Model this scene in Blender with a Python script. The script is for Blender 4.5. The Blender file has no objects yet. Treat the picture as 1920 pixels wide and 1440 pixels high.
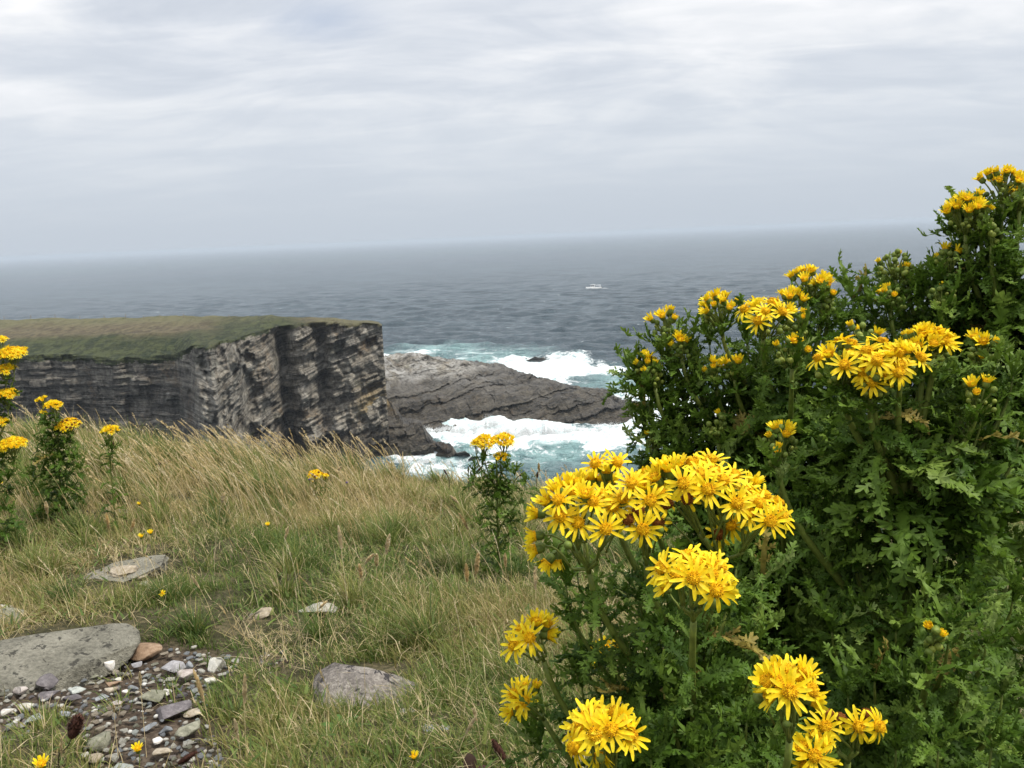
import bpy, math, random
import numpy as np
from mathutils import Vector, Matrix
R = math.radians
# ------------------------------------------------------------------ camera
H = 35.0                        # eye height above the sea
F = 1610.0                      # focal length in photo pixels (1920 wide)
PITCH, ROLL = R(9.75), R(2.43)
f0 = np.array([0, math.cos(PITCH), -math.sin(PITCH)])
u0 = np.array([0, math.sin(PITCH), math.cos(PITCH)]); r0 = np.array([1.0, 0, 0])
CR = math.cos(ROLL)*r0 - math.sin(ROLL)*u0
CU = math.sin(ROLL)*r0 + math.cos(ROLL)*u0
CF = f0
EYE = np.array([0, 0, H])
cam = bpy.data.cameras.new("camera"); camo = bpy.data.objects.new("camera", cam)
bpy.context.scene.collection.objects.link(camo); bpy.context.scene.camera = camo
cam.sensor_width = 36; cam.lens = 36*F/1920; cam.clip_start = 0.02; cam.clip_end = 60000
camo.matrix_world = Matrix(((CR[0], CU[0], -CF[0], 0), (CR[1], CU[1], -CF[1], 0), (CR[2], CU[2], -CF[2], H), (0, 0, 0, 1)))
sc = bpy.context.scene
sc.view_settings.view_transform = 'Standard'; sc.view_settings.look = 'None'
sc.view_settings.exposure = 0.0; sc.view_settings.gamma = 1.0
cy = sc.cycles
cy.max_bounces = 6; cy.diffuse_bounces = 3; cy.glossy_bounces = 2; cy.transmission_bounces = 4; cy.transparent_max_bounces = 6
cy.volume_bounces = 1; cy.use_denoising = True; cy.caustics_reflective = False; cy.caustics_refractive = False
# ------------------------------------------------------------------ node helper
class NT:
    def __init__(s, tree): s.t = tree; s.n = tree.nodes; s.l = tree.links
    def a(s, typ, ins=None, **kw):
        nd = s.n.new(typ)
        for k, v in kw.items(): setattr(nd, k, v)
        for k, v in (ins or {}).items():
            sock = nd.inputs[k]
            if isinstance(v, bpy.types.NodeSocket): s.l.new(v, sock)
            elif isinstance(v, (tuple, list)) and len(v) == 3 and sock.type == 'RGBA': sock.default_value = (*v, 1)
            else: sock.default_value = v
        return nd
    def math(s, op, a, b=0.0, c=0.0, clamp=False):
        return s.a('ShaderNodeMath', {0: a, 1: b, 2: c}, operation=op, use_clamp=clamp).outputs[0]
    def mix(s, fac, a, b, blend='MIX'):
        nd = s.a('ShaderNodeMix', {}, data_type='RGBA', blend_type=blend)
        for k, v in ((0, fac), (6, a), (7, b)):
            if isinstance(v, bpy.types.NodeSocket): s.l.new(v, nd.inputs[k])
            elif isinstance(v, (tuple, list)): nd.inputs[k].default_value = (*v[:3], 1)
            else: nd.inputs[k].default_value = v
        return nd.outputs[2]
    def noise(s, vec, scale, detail=4, rough=.55, dist=0.0, dim='3D'):
        i = {'Scale': scale, 'Detail': detail, 'Roughness': rough, 'Distortion': dist}
        if vec is not None: i['Vector'] = vec
        return s.a('ShaderNodeTexNoise', i, noise_dimensions=dim).outputs[0]
    def ramp(s, fac, stops, interp='LINEAR'):
        nd = s.a('ShaderNodeValToRGB', {0: fac}); cr = nd.color_ramp; cr.interpolation = interp
        while len(cr.elements) < len(stops): cr.elements.new(.5)
        for e, (p, c) in zip(cr.elements, stops):
            e.position = p; e.color = (*c, 1) if isinstance(c, (tuple, list)) else (c, c, c, 1)
        return nd.outputs[0]
    def step(s, v, lo, hi):
        return s.a('ShaderNodeMapRange', {0: v, 1: lo, 2: hi, 3: 0.0, 4: 1.0}, interpolation_type='SMOOTHSTEP').outputs[0]
    def scale(s, vec, sx, sy, sz, rot=(0, 0, 0)):
        return s.a('ShaderNodeMapping', {0: vec, 2: rot, 3: (sx, sy, sz)}).outputs[0]
    def attr(s, name, out='Fac'):
        return s.a('ShaderNodeAttribute', attribute_name=name).outputs[out]
def ray_(px, py): return CF + CR*((px-960)/F) - CU*((py-720)/F)
def norm_(v): return v/(np.linalg.norm(v)+1e-12)
# ------------------------------------------------------------------ world: overcast sky
SUN_EL, SUN_AZ = R(61), R(108)    # azimuth from +Y towards +X
w = bpy.data.worlds.new("World"); sc.world = w; w.use_nodes = True
n = NT(w.node_tree); n.n.clear()
sky = n.a('ShaderNodeTexSky', sky_type='NISHITA', sun_disc=False, sun_elevation=SUN_EL, sun_rotation=SUN_AZ, air_density=1.2, dust_density=2.0).outputs[0]
g = n.a('ShaderNodeTexCoord').outputs['Generated']
sep = n.a('ShaderNodeSeparateXYZ', {0: g}); z = sep.outputs[2]
zc = n.math('MAXIMUM', z, 0.0)
den = n.math('ADD', zc, 0.20)
pl = n.a('ShaderNodeCombineXYZ', {0: n.math('DIVIDE', sep.outputs[0], den), 1: n.math('DIVIDE', sep.outputs[1], den), 2: 0.0}).outputs[0]
plr = n.scale(pl, .8, 1.0, 1, (0, 0, R(-10)))
c1 = n.noise(plr, 1.5, 8, .58, .9)
c2 = n.noise(n.scale(pl, .5, 1.2, 1, (0, 0, R(14))), 3.9, 6, .54, .6)
c3 = n.noise(n.scale(pl, .8, .8, 1), .55, 3, .5)
cc = n.math('ADD', n.math('ADD', n.math('MULTIPLY', c1, .42), n.math('MULTIPLY', c2, .33)), n.math('MULTIPLY', c3, .25))
cloud = n.ramp(cc, [(.38, (.62, .67, .755)), (.45, (.70, .745, .82)), (.50, (.79, .825, .885)), (.55, (.90, .92, .955)), (.62, (1.04, 1.04, 1.06))])
# thinning towards the horizon into even grey-blue murk
hz = n.step(z, .0, .24)
horizon = n.mix(n.step(z, 0.0, .12), (.56, .62, .695), (.64, .70, .77))
col = n.mix(n.math('MULTIPLY', hz, .92), horizon, cloud)
# brighter overhead than near the horizon, as in any overcast sky
up = n.math('ADD', 1.0, n.math('MULTIPLY', n.step(z, .40, .95), 1.0))
col = n.a('ShaderNodeVectorMath', {0: col, 'Scale': up}, operation='SCALE').outputs[0]
lum = n.a('ShaderNodeVectorMath', {0: col, 'Scale': 10.0}, operation='SCALE').outputs[0]
gap = n.math('MULTIPLY', n.step(n.noise(pl, 1.1, 3, .5), .66, .8), .35)
bd_ = norm_(ray_(600, 38)); bx_ = Vector((bd_[0]/(bd_[2]+.2), bd_[1]/(bd_[2]+.2), 0))
dd = n.a('ShaderNodeVectorMath', {0: pl, 1: bx_}, operation='DISTANCE').outputs['Value']
blue = n.math('MULTIPLY', n.math('SUBTRACT', 1.0, n.step(n.math('ADD', dd, n.math('MULTIPLY', c1, .5)), .22, .46)), .5)
gap = n.math('MAXIMUM', gap, blue)
fin = n.mix(gap, lum, n.mix(.5, sky, (5.4, 6.4, 8.8)))
bg = n.a('ShaderNodeBackground', {0: fin, 1: 0.1})
n.a('ShaderNodeOutputWorld', {0: bg.outputs[0]})
sun = bpy.data.lights.new("sun", 'SUN'); sun.energy = 3.5; sun.angle = R(8); sun.color = (1, .94, .84)
suno = bpy.data.objects.new("sun", sun); sc.collection.objects.link(suno)
sd = Vector((math.cos(SUN_EL)*math.sin(SUN_AZ), math.cos(SUN_EL)*math.cos(SUN_AZ), math.sin(SUN_EL)))
suno.rotation_euler = sd.to_track_quat('Z', 'Y').to_euler(); suno.location = (0, 0, 80)
# ------------------------------------------------------------------ geometry helpers
def ray(px, py): return CF + CR*((px-960)/F) - CU*((py-720)/F)
def P(px, py, d): return EYE + ray(px, py)*d
def onz(px, py, z):              # where the sight line meets a level z above the sea
    v = ray(px, py); return EYE + v*((z-H)/v[2])
def proj(V):
    d = V-EYE; dep = d@CF
    dep = np.where(np.abs(dep) < 1e-6, 1e-6, dep)
    return 960+F*(d@CR)/dep, 720-F*(d@CU)/dep, dep
def zrel(x, y):                  # turf surface relative to the eye
    x = np.asarray(x, float); y = np.asarray(y, float)
    z = -.88 - .03*(x+1) - (y-1.5)*np.clip(.09+.038*(x+1.7), .05, .175)
    yb = 4.3+.25*np.sin(x*1.3)
    b = np.clip(y-yb, 0, None)
    z = z - .16*b**2/(1+.12*b) - np.clip(y-10, 0, None)*1.0
    z = z + .025*np.sin(x*3.1+y*1.7)*np.sin(y*2.3-x) + .012*np.sin(x*9+1)*np.sin(y*8)
    return z
def ground_hit(px, py):
    v = ray(px, py); t = .4
    for i in range(4000):
        p = EYE+v*t
        if p[2]-H < zrel(p[0], p[1]): return p
        t += .004
    return p
def hsh(ix, iy, iz, s):
    h = (ix.astype(np.int64)*374761393 + iy.astype(np.int64)*668265263 + iz.astype(np.int64)*2147483647 + s*974634777) & 0xffffffff
    h = ((h ^ (h >> 13))*1274126177) & 0xffffffff
    h = ((h ^ (h >> 15))*2246822519) & 0xffffffff
    return ((h ^ (h >> 16)) & 0xffff)/65535.0
def vn(p, s=0):                  # value noise, p (n,3)
    i = np.floor(p).astype(np.int64); f = p-i; f = f*f*(3-2*f); o = 0
    for dx in (0, 1):
        for dy in (0, 1):
            for dz in (0, 1):
                wgt = (f[:, 0] if dx else 1-f[:, 0])*(f[:, 1] if dy else 1-f[:, 1])*(f[:, 2] if dz else 1-f[:, 2])
                o = o + wgt*hsh(i[:, 0]+dx, i[:, 1]+dy, i[:, 2]+dz, s)
    return o
def fbm(p, octv=4, s=0, gain=.5, ridged=False):
    o = 0; a = 1; tot = 0
    for k in range(octv):
        q = vn(p*2**k+17.3*k, s+k)
        if ridged: q = 1-np.abs(2*q-1)
        o = o+a*q; tot += a; a *= gain
    return o/tot
def mk(name, V, faces, mat=None, parent=None, attrs=None, smooth=False, midx=None, link=True):
    V = np.asarray(V, np.float32); me = bpy.data.meshes.new(name)
    loops = []; starts = []; tot = []; off = 0
    for Fc in (faces if isinstance(faces, list) else [faces]):
        Fc = np.asarray(Fc, np.int32)
        if Fc.size == 0: continue
        loops.append(Fc.ravel()); k = Fc.shape[1]
        starts.append(off+np.arange(len(Fc))*k); tot.append(np.full(len(Fc), k)); off += Fc.size
    loops = np.concatenate(loops); starts = np.concatenate(starts).astype(np.int32)
    me.vertices.add(len(V)); me.vertices.foreach_set('co', V.ravel())
    me.loops.add(len(loops)); me.loops.foreach_set('vertex_index', loops)
    me.polygons.add(len(starts)); me.polygons.foreach_set('loop_start', starts)
    me.update(calc_edges=True)
    if smooth: me.polygons.foreach_set('use_smooth', np.ones(len(starts), bool))
    if midx is not None: me.polygons.foreach_set('material_index', np.asarray(midx, np.int32))
    for k, v in (attrs or {}).items():
        v = np.asarray(v, np.float32)
        if v.ndim == 1:
            at = me.attributes.new(k, 'FLOAT', 'POINT'); at.data.foreach_set('value', v)
        else:
            at = me.attributes.new(k, 'FLOAT_COLOR', 'POINT')
            at.data.foreach_set('color', np.concatenate([v, np.ones((len(v), 1), np.float32)], 1).ravel())
    for m in (mat if isinstance(mat, (list, tuple)) else [mat] if mat else []): me.materials.append(m)
    o = bpy.data.objects.new(name, me)
    if link: sc.collection.objects.link(o)
    if parent is not None: o.parent = parent
    return o
def tag(o, label=None, cat=None, group=None, kind=None):
    for k, v in (('label', label), ('category', cat), ('group', group), ('kind', kind)):
        if v: o[k] = v
    return o
def empty(name, loc):
    o = bpy.data.objects.new(name, None); sc.collection.objects.link(o); o.location = loc; o.empty_display_size = .05
    return o
def local(o, V): return np.asarray(V)-np.array(o.location)
def grid_faces(nr, nc, base=0):
    i = np.arange(nr-1)[:, None]*nc+np.arange(nc-1)[None]
    i = i.ravel()+base
    return np.stack([i, i+1, i+nc+1, i+nc], 1)
class MB:                        # collects pieces of one mesh
    def __init__(s): s.V = []; s.T = []; s.Q = []; s.n = 0; s.A = []; s.mt = []; s.mq = []
    def add(s, V, T=None, Q=None, m=0, a=0.0):
        V = np.asarray(V, float)
        if T is not None and len(T): s.T.append(np.asarray(T)+s.n); s.mt.append(np.full(len(T), m))
        if Q is not None and len(Q): s.Q.append(np.asarray(Q)+s.n); s.mq.append(np.full(len(Q), m))
        s.V.append(V); s.n += len(V); s.A.append(np.full(len(V), a) if np.isscalar(a) else a)
    def tube(s, pts, rad, k=6, m=0, a=0.0, caps=True):
        pts = np.asarray(pts, float); N = len(pts); rad = np.broadcast_to(rad, (N,))
        T = np.gradient(pts, axis=0); T /= np.linalg.norm(T, axis=1)[:, None]+1e-12
        ref = np.array([.31, .17, .93]) if abs(T[0][2]) < .8 else np.array([1, .1, .05])
        A = np.cross(T, ref); A /= np.linalg.norm(A, axis=1)[:, None]+1e-12; B = np.cross(T, A)
        th = np.arange(k)*2*math.pi/k
        V = pts[:, None]+rad[:, None, None]*(A[:, None]*np.cos(th)[None, :, None]+B[:, None]*np.sin(th)[None, :, None])
        q = []
        for i in range(N-1):
            for j in range(k):
                q.append((i*k+j, i*k+(j+1) % k, (i+1)*k+(j+1) % k, (i+1)*k+j))
        V = V.reshape(-1, 3); t = []
        if caps:
            V = np.concatenate([V, pts[:1], pts[-1:]]); c0, c1 = N*k, N*k+1
            for j in range(k):
                t.append((c0, (j+1) % k, j)); t.append((c1, (N-1)*k+j, (N-1)*k+(j+1) % k))
        s.add(V, t, q, m, a)
    def box(s, c, h, m=0):
        c = np.array(c); V = np.array([[x, y, z] for x in (-1, 1) for y in (-1, 1) for z in (-1, 1)])*np.array(h)+c
        s.add(V, None, [(0, 1, 3, 2), (4, 6, 7, 5), (0, 4, 5, 1), (2, 3, 7, 6), (0, 2, 6, 4), (1, 5, 7, 3)], m)
    def build(s, name, mat, parent=None, smooth=False, link=True, origin=None, attr='v'):
        V = np.concatenate(s.V)
        if origin is not None: V = V-np.asarray(origin)
        fc = []; mi = []
        if s.T: fc.append(np.concatenate(s.T)); mi.append(np.concatenate(s.mt))
        if s.Q: fc.append(np.concatenate(s.Q)); mi.append(np.concatenate(s.mq))
        return mk(name, V, fc, mat, parent, {attr: np.concatenate(s.A)}, smooth, np.concatenate(mi), link)
def newmat(name):
    m = bpy.data.materials.new(name); m.use_nodes = True; n = NT(m.node_tree); n.n.clear()
    return m, n
def principled(n, base, rough=.8, normal=None, spec=.3, **kw):
    i = {'Base Color': base, 'Roughness': rough, 'Specular IOR Level': spec}
    if normal is not None: i['Normal'] = normal
    i.update(kw)
    return n.a('ShaderNodeBsdfPrincipled', i).outputs[0]
def out(n, sh): n.a('ShaderNodeOutputMaterial', {0: sh})
def bump(n, h, dist, strength=1.0):
    return n.a('ShaderNodeBump', {'Height': h, 'Distance': dist, 'Strength': strength}).outputs[0]
def pos(n): return n.a('ShaderNodeNewGeometry').outputs['Position']
def objco(n): return n.a('ShaderNodeTexCoord').outputs['Object']
def leafy(name, cols, rough=.55, trans=.3, attr='v', spec=.3, noise_scale=60, gain=1.0):
    """thin plant tissue: colour from a 0..1 attribute, part of the light passes through"""
    m, n = newmat(name)
    c = n.ramp(n.attr(attr), cols)
    nz = n.noise(pos(n), noise_scale, 3)
    c = n.mix(n.step(nz, .3, .75), n.a('ShaderNodeVectorMath', {0: c, 'Scale': .78*gain}, operation='SCALE').outputs[0],
              n.a('ShaderNodeVectorMath', {0: c, 'Scale': 1.22*gain}, operation='SCALE').outputs[0])
    p = principled(n, c, rough, spec=spec)
    t = n.a('ShaderNodeBsdfTranslucent', {0: c}).outputs[0]
    out(n, n.a('ShaderNodeMixShader', {0: trans, 1: p, 2: t}).outputs[0])
    return m
# ================================================================== SEA
def dseg(px, py, poly):          # signed distance (pixels) to a polygon seen from the viewpoint, >0 inside
    poly = np.array(poly, float); d = np.full(px.shape, 1e9); inside = np.zeros(px.shape, bool)
    for (x1, y1), (x2, y2) in zip(poly, np.roll(poly, -1, 0)):
        t = np.clip(((px-x1)*(x2-x1)+(py-y1)*(y2-y1))/((x2-x1)**2+(y2-y1)**2+1e-9), 0, 1)
        d = np.minimum(d, np.hypot(px-x1-t*(x2-x1), py-y1-t*(y2-y1)))
        c = ((y1 > py) != (y2 > py)) & (px < (x2-x1)*(py-y1)/(y2-y1+1e-12)+x1); inside ^= c
    return np.where(inside, d, -d)
def region(pts):                 # polygon on the sea, from its corners in the picture
    return [onz(x, y, 0)[:2] for x, y in pts]
def dworld(x, y, reg): return dseg(x, y, reg)
az = np.radians(np.concatenate([np.linspace(-62, -33, 50, endpoint=False), np.linspace(-33, 33, 620), np.linspace(33.5, 62, 50)]))
rr = np.concatenate([np.geomspace(20, 95, 30, endpoint=False), np.geomspace(95, 1600, 760, endpoint=False), np.geomspace(1600, 26000, 50)])
RR, AZ = np.meshgrid(rr, az, indexing='ij')
X = (RR*np.sin(AZ)).ravel(); Y = (RR*np.cos(AZ)).ravel()
rng = np.random.default_rng(5)
Z = np.zeros_like(X); rad = RR.ravel()
for k in range(70):
    lam = 2.0*(20/2.0)**(rng.random()**.8) if k > 3 else 34.0; th = math.pi*1.45+rng.normal(0, .55); amp = (.0105 if k > 3 else .003)*lam*rng.uniform(.5, 1.2)
    kx, ky = math.cos(th)*2*math.pi/lam, math.sin(th)*2*math.pi/lam
    s_ = np.sin(kx*X+ky*Y+rng.random()*6.28+1.2*vn(np.stack([X, Y, X*0], 1)/(lam*4), k))
    fade = np.clip(1-(rad*.011-lam*.30)/(lam*.3), 0, 1)
    Z += amp*fade*(1-np.abs(s_))*1.4*(1 if k % 2 else 0)+(amp*s_*fade if k % 2 == 0 else 0)
Z -= Z.mean()
FOAM = [region(p) for p in (
    [(760, 800), (850, 782), (930, 772), (1110, 790), (1160, 782), (1215, 768), (1290, 735), (1420, 740), (1460, 800), (1330, 845), (1215, 852), (1130, 868), (1060, 862), (985, 846), (900, 858), (850, 850), (780, 840)],
    [(700, 868), (760, 856), (850, 866), (905, 866), (960, 878), (905, 884), (820, 880), (740, 878)],
    [(890, 692), (920, 680), (980, 671), (1040, 668), (1090, 672), (1100, 684), (1190, 690), (1280, 692), (1290, 706), (1180, 704), (1130, 712), (1060, 716), (1045, 740), (960, 720)],
    [(1140, 742), (1210, 740), (1290, 742), (1290, 770), (1150, 760)],
    [(700, 672), (752, 664), (800, 668), (760, 690), (700, 690)])]
AQUA = [region(p) for p in (
    [(700, 800), (930, 770), (1120, 790), (1300, 730), (1480, 760), (1460, 880), (1200, 872), (1060, 905), (900, 890), (720, 880)],
    [(700, 690), (700, 665), (800, 652), (880, 648), (960, 655), (1010, 668), (1100, 690), (1000, 740), (900, 700)],
    [(1060, 690), (1300, 690), (1300, 770), (1100, 770)])]
near = rad < 420
foam = np.zeros_like(X); aqua = np.zeros_like(X)
Xn, Yn = X[near], Y[near]
wrp = (fbm(np.stack([Xn/9, Yn/14, Xn*0], 1), 4, 3)-.5)*26
wx, wy = Xn+wrp*.5, Yn+wrp
fo = np.full(Xn.shape, -1e9)
for reg in FOAM: fo = np.maximum(fo, dworld(wx, wy, reg))
aq = np.full(Xn.shape, -1e9)
for reg in AQUA: aq = np.maximum(aq, dworld(wx, wy, reg))
foam[near] = np.clip(fo/10*.5+.60, 0, 1); aqua[near] = np.clip(aq/9*.5+.5, 0, 1)
foam[~near] = 0
rough_w = fbm(np.stack([X/2.0, Y/2.6, X*0], 1), 4, 9)-.5
Z += rough_w*(foam*1.0+aqua*.4)
# thin crest lines of the swell running into the bay
crest = np.zeros_like(X)
cr_ = np.exp(-((((Y+X*.25)/9+2.2*fbm(np.stack([X/22, Y/22, X*0], 1), 3, 21)) % 1)-.5)**2/.004)
crest = cr_*aqua*(fbm(np.stack([X/6, Y/6, X*0], 1), 3, 33) > .5)
m_sea, n = newmat("sea_water")
p_ = pos(n)
fo_, aq_, cr_n = n.attr('foam'), n.attr('aqua'), n.attr('crest')
big = n.noise(n.scale(p_, .02, .035, 1), 1, 3, .5)
deep = n.mix(n.step(big, .35, .7), (.027, .047, .060), (.052, .078, .093))
patchn = n.noise(n.scale(p_, .12, .10, 1), 1, 5, .6)
teal = n.mix(n.step(patchn, .38, .62), (.115, .205, .21), (.27, .43, .42))
wcol = n.mix(n.math('MULTIPLY', aq_, .92), deep, teal)
lace = n.noise(n.scale(p_, .55, .42, 1), 1, 8, .68, .6)
lace2 = n.noise(n.scale(p_, 2.2, 1.6, 1), 1, 5, .62, .5)
lm = n.math('ADD', n.math('MULTIPLY', lace, .65), n.math('MULTIPLY', lace2, .35))
fth = n.math('SUBTRACT', 1.02, n.math('MULTIPLY', fo_, .80))
f_main = n.step(n.math('SUBTRACT', lm, fth), -.10, .10)
f_main = n.math('MULTIPLY', f_main, n.step(fo_, .05, .3))
thin = n.math('MULTIPLY', n.step(lm, .54, .66), n.math('MULTIPLY', aq_, .55))
# whitecaps out on the open water
wc1 = n.noise(n.scale(p_, .22, .5, 1), 1, 3, .6)
wc2 = n.noise(n.scale(p_, .035, .05, 1), 1, 2, .5)
cap = n.math('MULTIPLY', n.step(wc1, .69, .73), n.step(wc2, .50, .60))
ff = n.math('MAXIMUM', n.math('MAXIMUM', f_main, thin), n.math('MAXIMUM', n.math('MULTIPLY', cap, .8), n.math('MULTIPLY', cr_n, .6)))
fcol = n.mix(n.step(lm, .38, .56), (.44, .60, .60), (.70, .72, .72))
wv = n.noise(n.scale(p_, .9, 1.6, 1), 1, 6, .62)
wv2 = n.noise(n.scale(p_, .16, .30, 1), 1, 4, .6)
nb = bump(n, n.math('ADD', n.math('MULTIPLY', wv, .5), n.math('MULTIPLY', wv2, 1.6)), 1.8, 1.0)
water = principled(n, wcol, .22, nb, .5, IOR=1.33)
foamsh = principled(n, fcol, .9, bump(n, lm, .5, .6), .1)
out(n, n.a('ShaderNodeMixShader', {0: ff, 1: water, 2: foamsh}).outputs[0])
sea = mk("sea", np.stack([X, Y, Z], 1), grid_faces(len(rr), len(az)), m_sea, None, {'foam': foam, 'aqua': aqua, 'crest': crest}, True)
tag(sea, 'grey-blue sea with small whitecaps and white surf round the rocks', 'sea', None, 'structure')

# ================================================================== ROCK MATERIAL
def rock_material(name, wet_z=2.5, palette=None, turf=False, gainb=1.0):
    m, n = newmat(name); p = pos(n)
    st = n.attr('strat')
    stv = n.a('ShaderNodeCombineXYZ', {0: n.math('MULTIPLY', st, 1.0), 1: 0.0, 2: 0.0}).outputs[0]
    pw = n.scale(p, .06, .06, .06)
    mixv = n.a('ShaderNodeVectorMath', {0: n.a('ShaderNodeCombineXYZ', {0: 0.0, 1: 0.0, 2: n.math('MULTIPLY', st, 1.1)}).outputs[0], 1: pw}, operation='ADD').outputs[0]
    b1 = n.noise(mixv, 1.0, 7, .62, .15)
    b2 = n.noise(n.a('ShaderNodeVectorMath', {0: mixv, 'Scale': 4.0}, operation='SCALE').outputs[0], 1.0, 6, .65)
    patch = n.noise(p, .11, 5, .6, .5); fine = n.noise(p, 1.6, 7, .68); med = n.noise(n.scale(p, .55, .55, .26), 1, 6, .66, .6)
    v = n.math('ADD', n.math('ADD', n.math('MULTIPLY', b1, .22), n.math('MULTIPLY', b2, .22)), n.math('ADD', n.math('MULTIPLY', fine, .27), n.math('MULTIPLY', med, .29)))
    pal = palette or [(.39, (.028, .025, .021)), (.45, (.09, .08, .064)), (.49, (.185, .165, .132)), (.54, (.31, .28, .225)), (.60, (.49, .45, .37))]
    c = n.ramp(v, pal)
    ochre = n.math('MULTIPLY', n.step(n.noise(n.scale(p, .16, .16, .09), 1, 5, .62, .6), .54, .66), n.step(fine, .40, .6))
    c = n.mix(n.math('MULTIPLY', ochre, .55), c, (.27, .175, .085))
    green = n.math('MULTIPLY', n.step(n.noise(p, .23, 4, .6), .58, .68), .45)
    c = n.mix(green, c, (.085, .092, .06))
    c = n.mix(n.math('MULTIPLY', n.attr('dark'), .62), c, (.036, .035, .036))  # shade of the cliff recess mixed into the rock colour
    hb = n.attr('pale')
    c = n.mix(n.math('MULTIPLY', hb, n.step(v, .40, .55)), c, (.42, .41, .385))
    c = n.mix(n.math('MULTIPLY', n.attr('ochre'), n.step(v, .42, .52)), c, (.33, .235, .10))
    thinl = n.noise(n.a('ShaderNodeVectorMath', {0: mixv, 'Scale': 11.0}, operation='SCALE').outputs[0], 1.0, 3, .5)
    c = n.mix(n.math('MULTIPLY', n.math('MULTIPLY', n.step(thinl, .60, .66), n.step(med, .45, .6)), .7), c, (.36, .35, .32))
    zz = n.a('ShaderNodeSeparateXYZ', {0: p}).outputs[2]
    wet = n.math('SUBTRACT', 1.0, n.step(n.math('ADD', zz, n.math('MULTIPLY', patch, -4.0)), wet_z-2.8, wet_z-.3))
    c = n.mix(n.math('MULTIPLY', wet, .92), c, n.mix(1.0, c, (.27, .25, .22), 'MULTIPLY'))
    if turf:
        tf = n.attr('turf'); tn = n.noise(p, .32, 7, .68)
        tm = n.step(n.math('ADD', tf, n.math('MULTIPLY', n.math('SUBTRACT', tn, .5), 1.5)), .46, .54)
        t1 = n.noise(n.scale(p, .09, .07, .3), 1, 7, .68, .6); t2 = n.noise(n.scale(p, .9, .35, 1), 1, 6, .72)
        tc = n.ramp(n.math('ADD', n.math('MULTIPLY', t1, .65), n.math('MULTIPLY', t2, .35)),
                    [(.38, (.022, .030, .012)), (.45, (.055, .068, .024)), (.5, (.11, .10, .045)), (.55, (.065, .060, .030)), (.62, (.18, .165, .08))])
        tc = n.mix(n.attr('heath'), tc, n.mix(n.step(t2, .42, .58), (.095, .068, .042), (.175, .145, .08)))
        tc = n.mix(n.math('MULTIPLY', n.attr('green'), .85), tc, n.mix(n.step(t2, .42, .58), (.022, .034, .012), (.072, .088, .028)))
        far = n.attr('crown')
        tc = n.mix(n.math('MULTIPLY', far, n.step(t2, .2, .6)), tc, (.165, .155, .075))
        tc = n.a('ShaderNodeVectorMath', {0: tc, 'Scale': .82}, operation='SCALE').outputs[0]
        c = n.mix(tm, c, tc)
    hgt = n.math('ADD', n.math('MULTIPLY', b2, 1.2), n.math('ADD', n.math('MULTIPLY', fine, .55), n.math('MULTIPLY', med, .8)))
    rgh = n.math('SUBTRACT', .92, n.math('MULTIPLY', wet, .45))
    out(n, principled(n, c, rgh, bump(n, hgt, .9, .9), .35))
    return m
m_cliff = rock_material("cliff_rock", 4.0, turf=True)
m_prom = rock_material("shore_rock", 6.4)
m_searock = rock_material("wet_sea_rock", 6.0)

def interp_cols(cols, N):        # cols: list of columns, each a list of K points -> (K,N,3)
    A = np.array(cols, float); t = np.linspace(0, 1, N)
    s = np.linspace(0, 1, len(A))
    return np.stack([[np.interp(t, s, A[:, k, j]) for j in range(3)] for k in range(A.shape[1])]).transpose(0, 2, 1)
def loft(K, nrows):              # K (k,N,3); nrows per interval
    rows = []; tag_ = []
    for i, nr in enumerate(nrows):
        last = i == len(nrows)-1
        for j in range(nr+(1 if last else 0)):
            t = j/nr; rows.append(K[i]*(1-t)+K[i+1]*t); tag_.append(i+t)
    return np.array(rows), np.array(tag_)
# ---------------------------------------------------------------- headland
def HC(px, ys, zs, ymid, zm, yr, zr, yb_, out_=0.0):
    """one column: far foot, skyline, mid turf, rim, mid face, foot (zs.. relative to the eye)"""
    s_ = onz(px, ys, H+zs); m_ = onz(px, ymid, H+zm); r_ = onz(px, yr, H+zr)
    h = np.array([r_[0], r_[1], 0]); h /= np.linalg.norm(h)
    far = s_+np.array([h[0], h[1], 0])*14; far[2] = -3
    b_ = r_-h*yb_; b_[2] = -2.5
    mf = r_-h*(yb_*.35+out_); mf[2] = r_[2]*.5
    return [far, s_+h*5-np.array([0, 0, 1.5]), s_, m_, r_, mf, b_]
cols = [HC(-420, 625, -12, 655, -13.4, 700, -15.5, 4), HC(-200, 612, -12, 645, -13.4, 690, -15.3, 4),
        HC(0, 599, -12, 635, -13.3, 668, -15.2, 3.5), HC(90, 597, -12, 630, -13.2, 663, -15.2, 3.5),
        HC(150, 596, -12, 628, -13.1, 664, -15.4, 3), HC(210, 595, -12, 626, -13.0, 671, -15.9, 3), HC(270, 594, -12, 626, -13.0, 668, -15.8, 3),
        HC(325, 594, -12, 624, -12.9, 664, -15.3, 3), HC(349, 594, -12, 622, -12.8, 655, -14.0, 4),
        HC(358, 594, -12, 620, -12.7, 648, -13.3, 4.5, 2.0), HC(400, 594, -12, 617, -12.6, 642, -13.2, 5, 1.0), HC(440, 594, -12, 614, -12.6, 633, -13.1, 5),
        HC(480, 594, -12, 608, -12.5, 623, -13.0, 5), HC(520, 595, -12, 603, -12.4, 612, -12.9, 5),
        HC(570, 596, -12.3, 600, -12.3, 605.5, -12.35, 5), HC(630, 598, -12.6, 600.5, -12.6, 604, -12.55, 5),
        HC(690, 600, -12.9, 601.8, -12.9, 605, -12.95, 5), HC(709, 603, -13.2, 604.5, -13.2, 607, -13.2, 4.5), HC(716, 608, -13.6, 609, -13.6, 612, -13.6, 4)]
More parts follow.
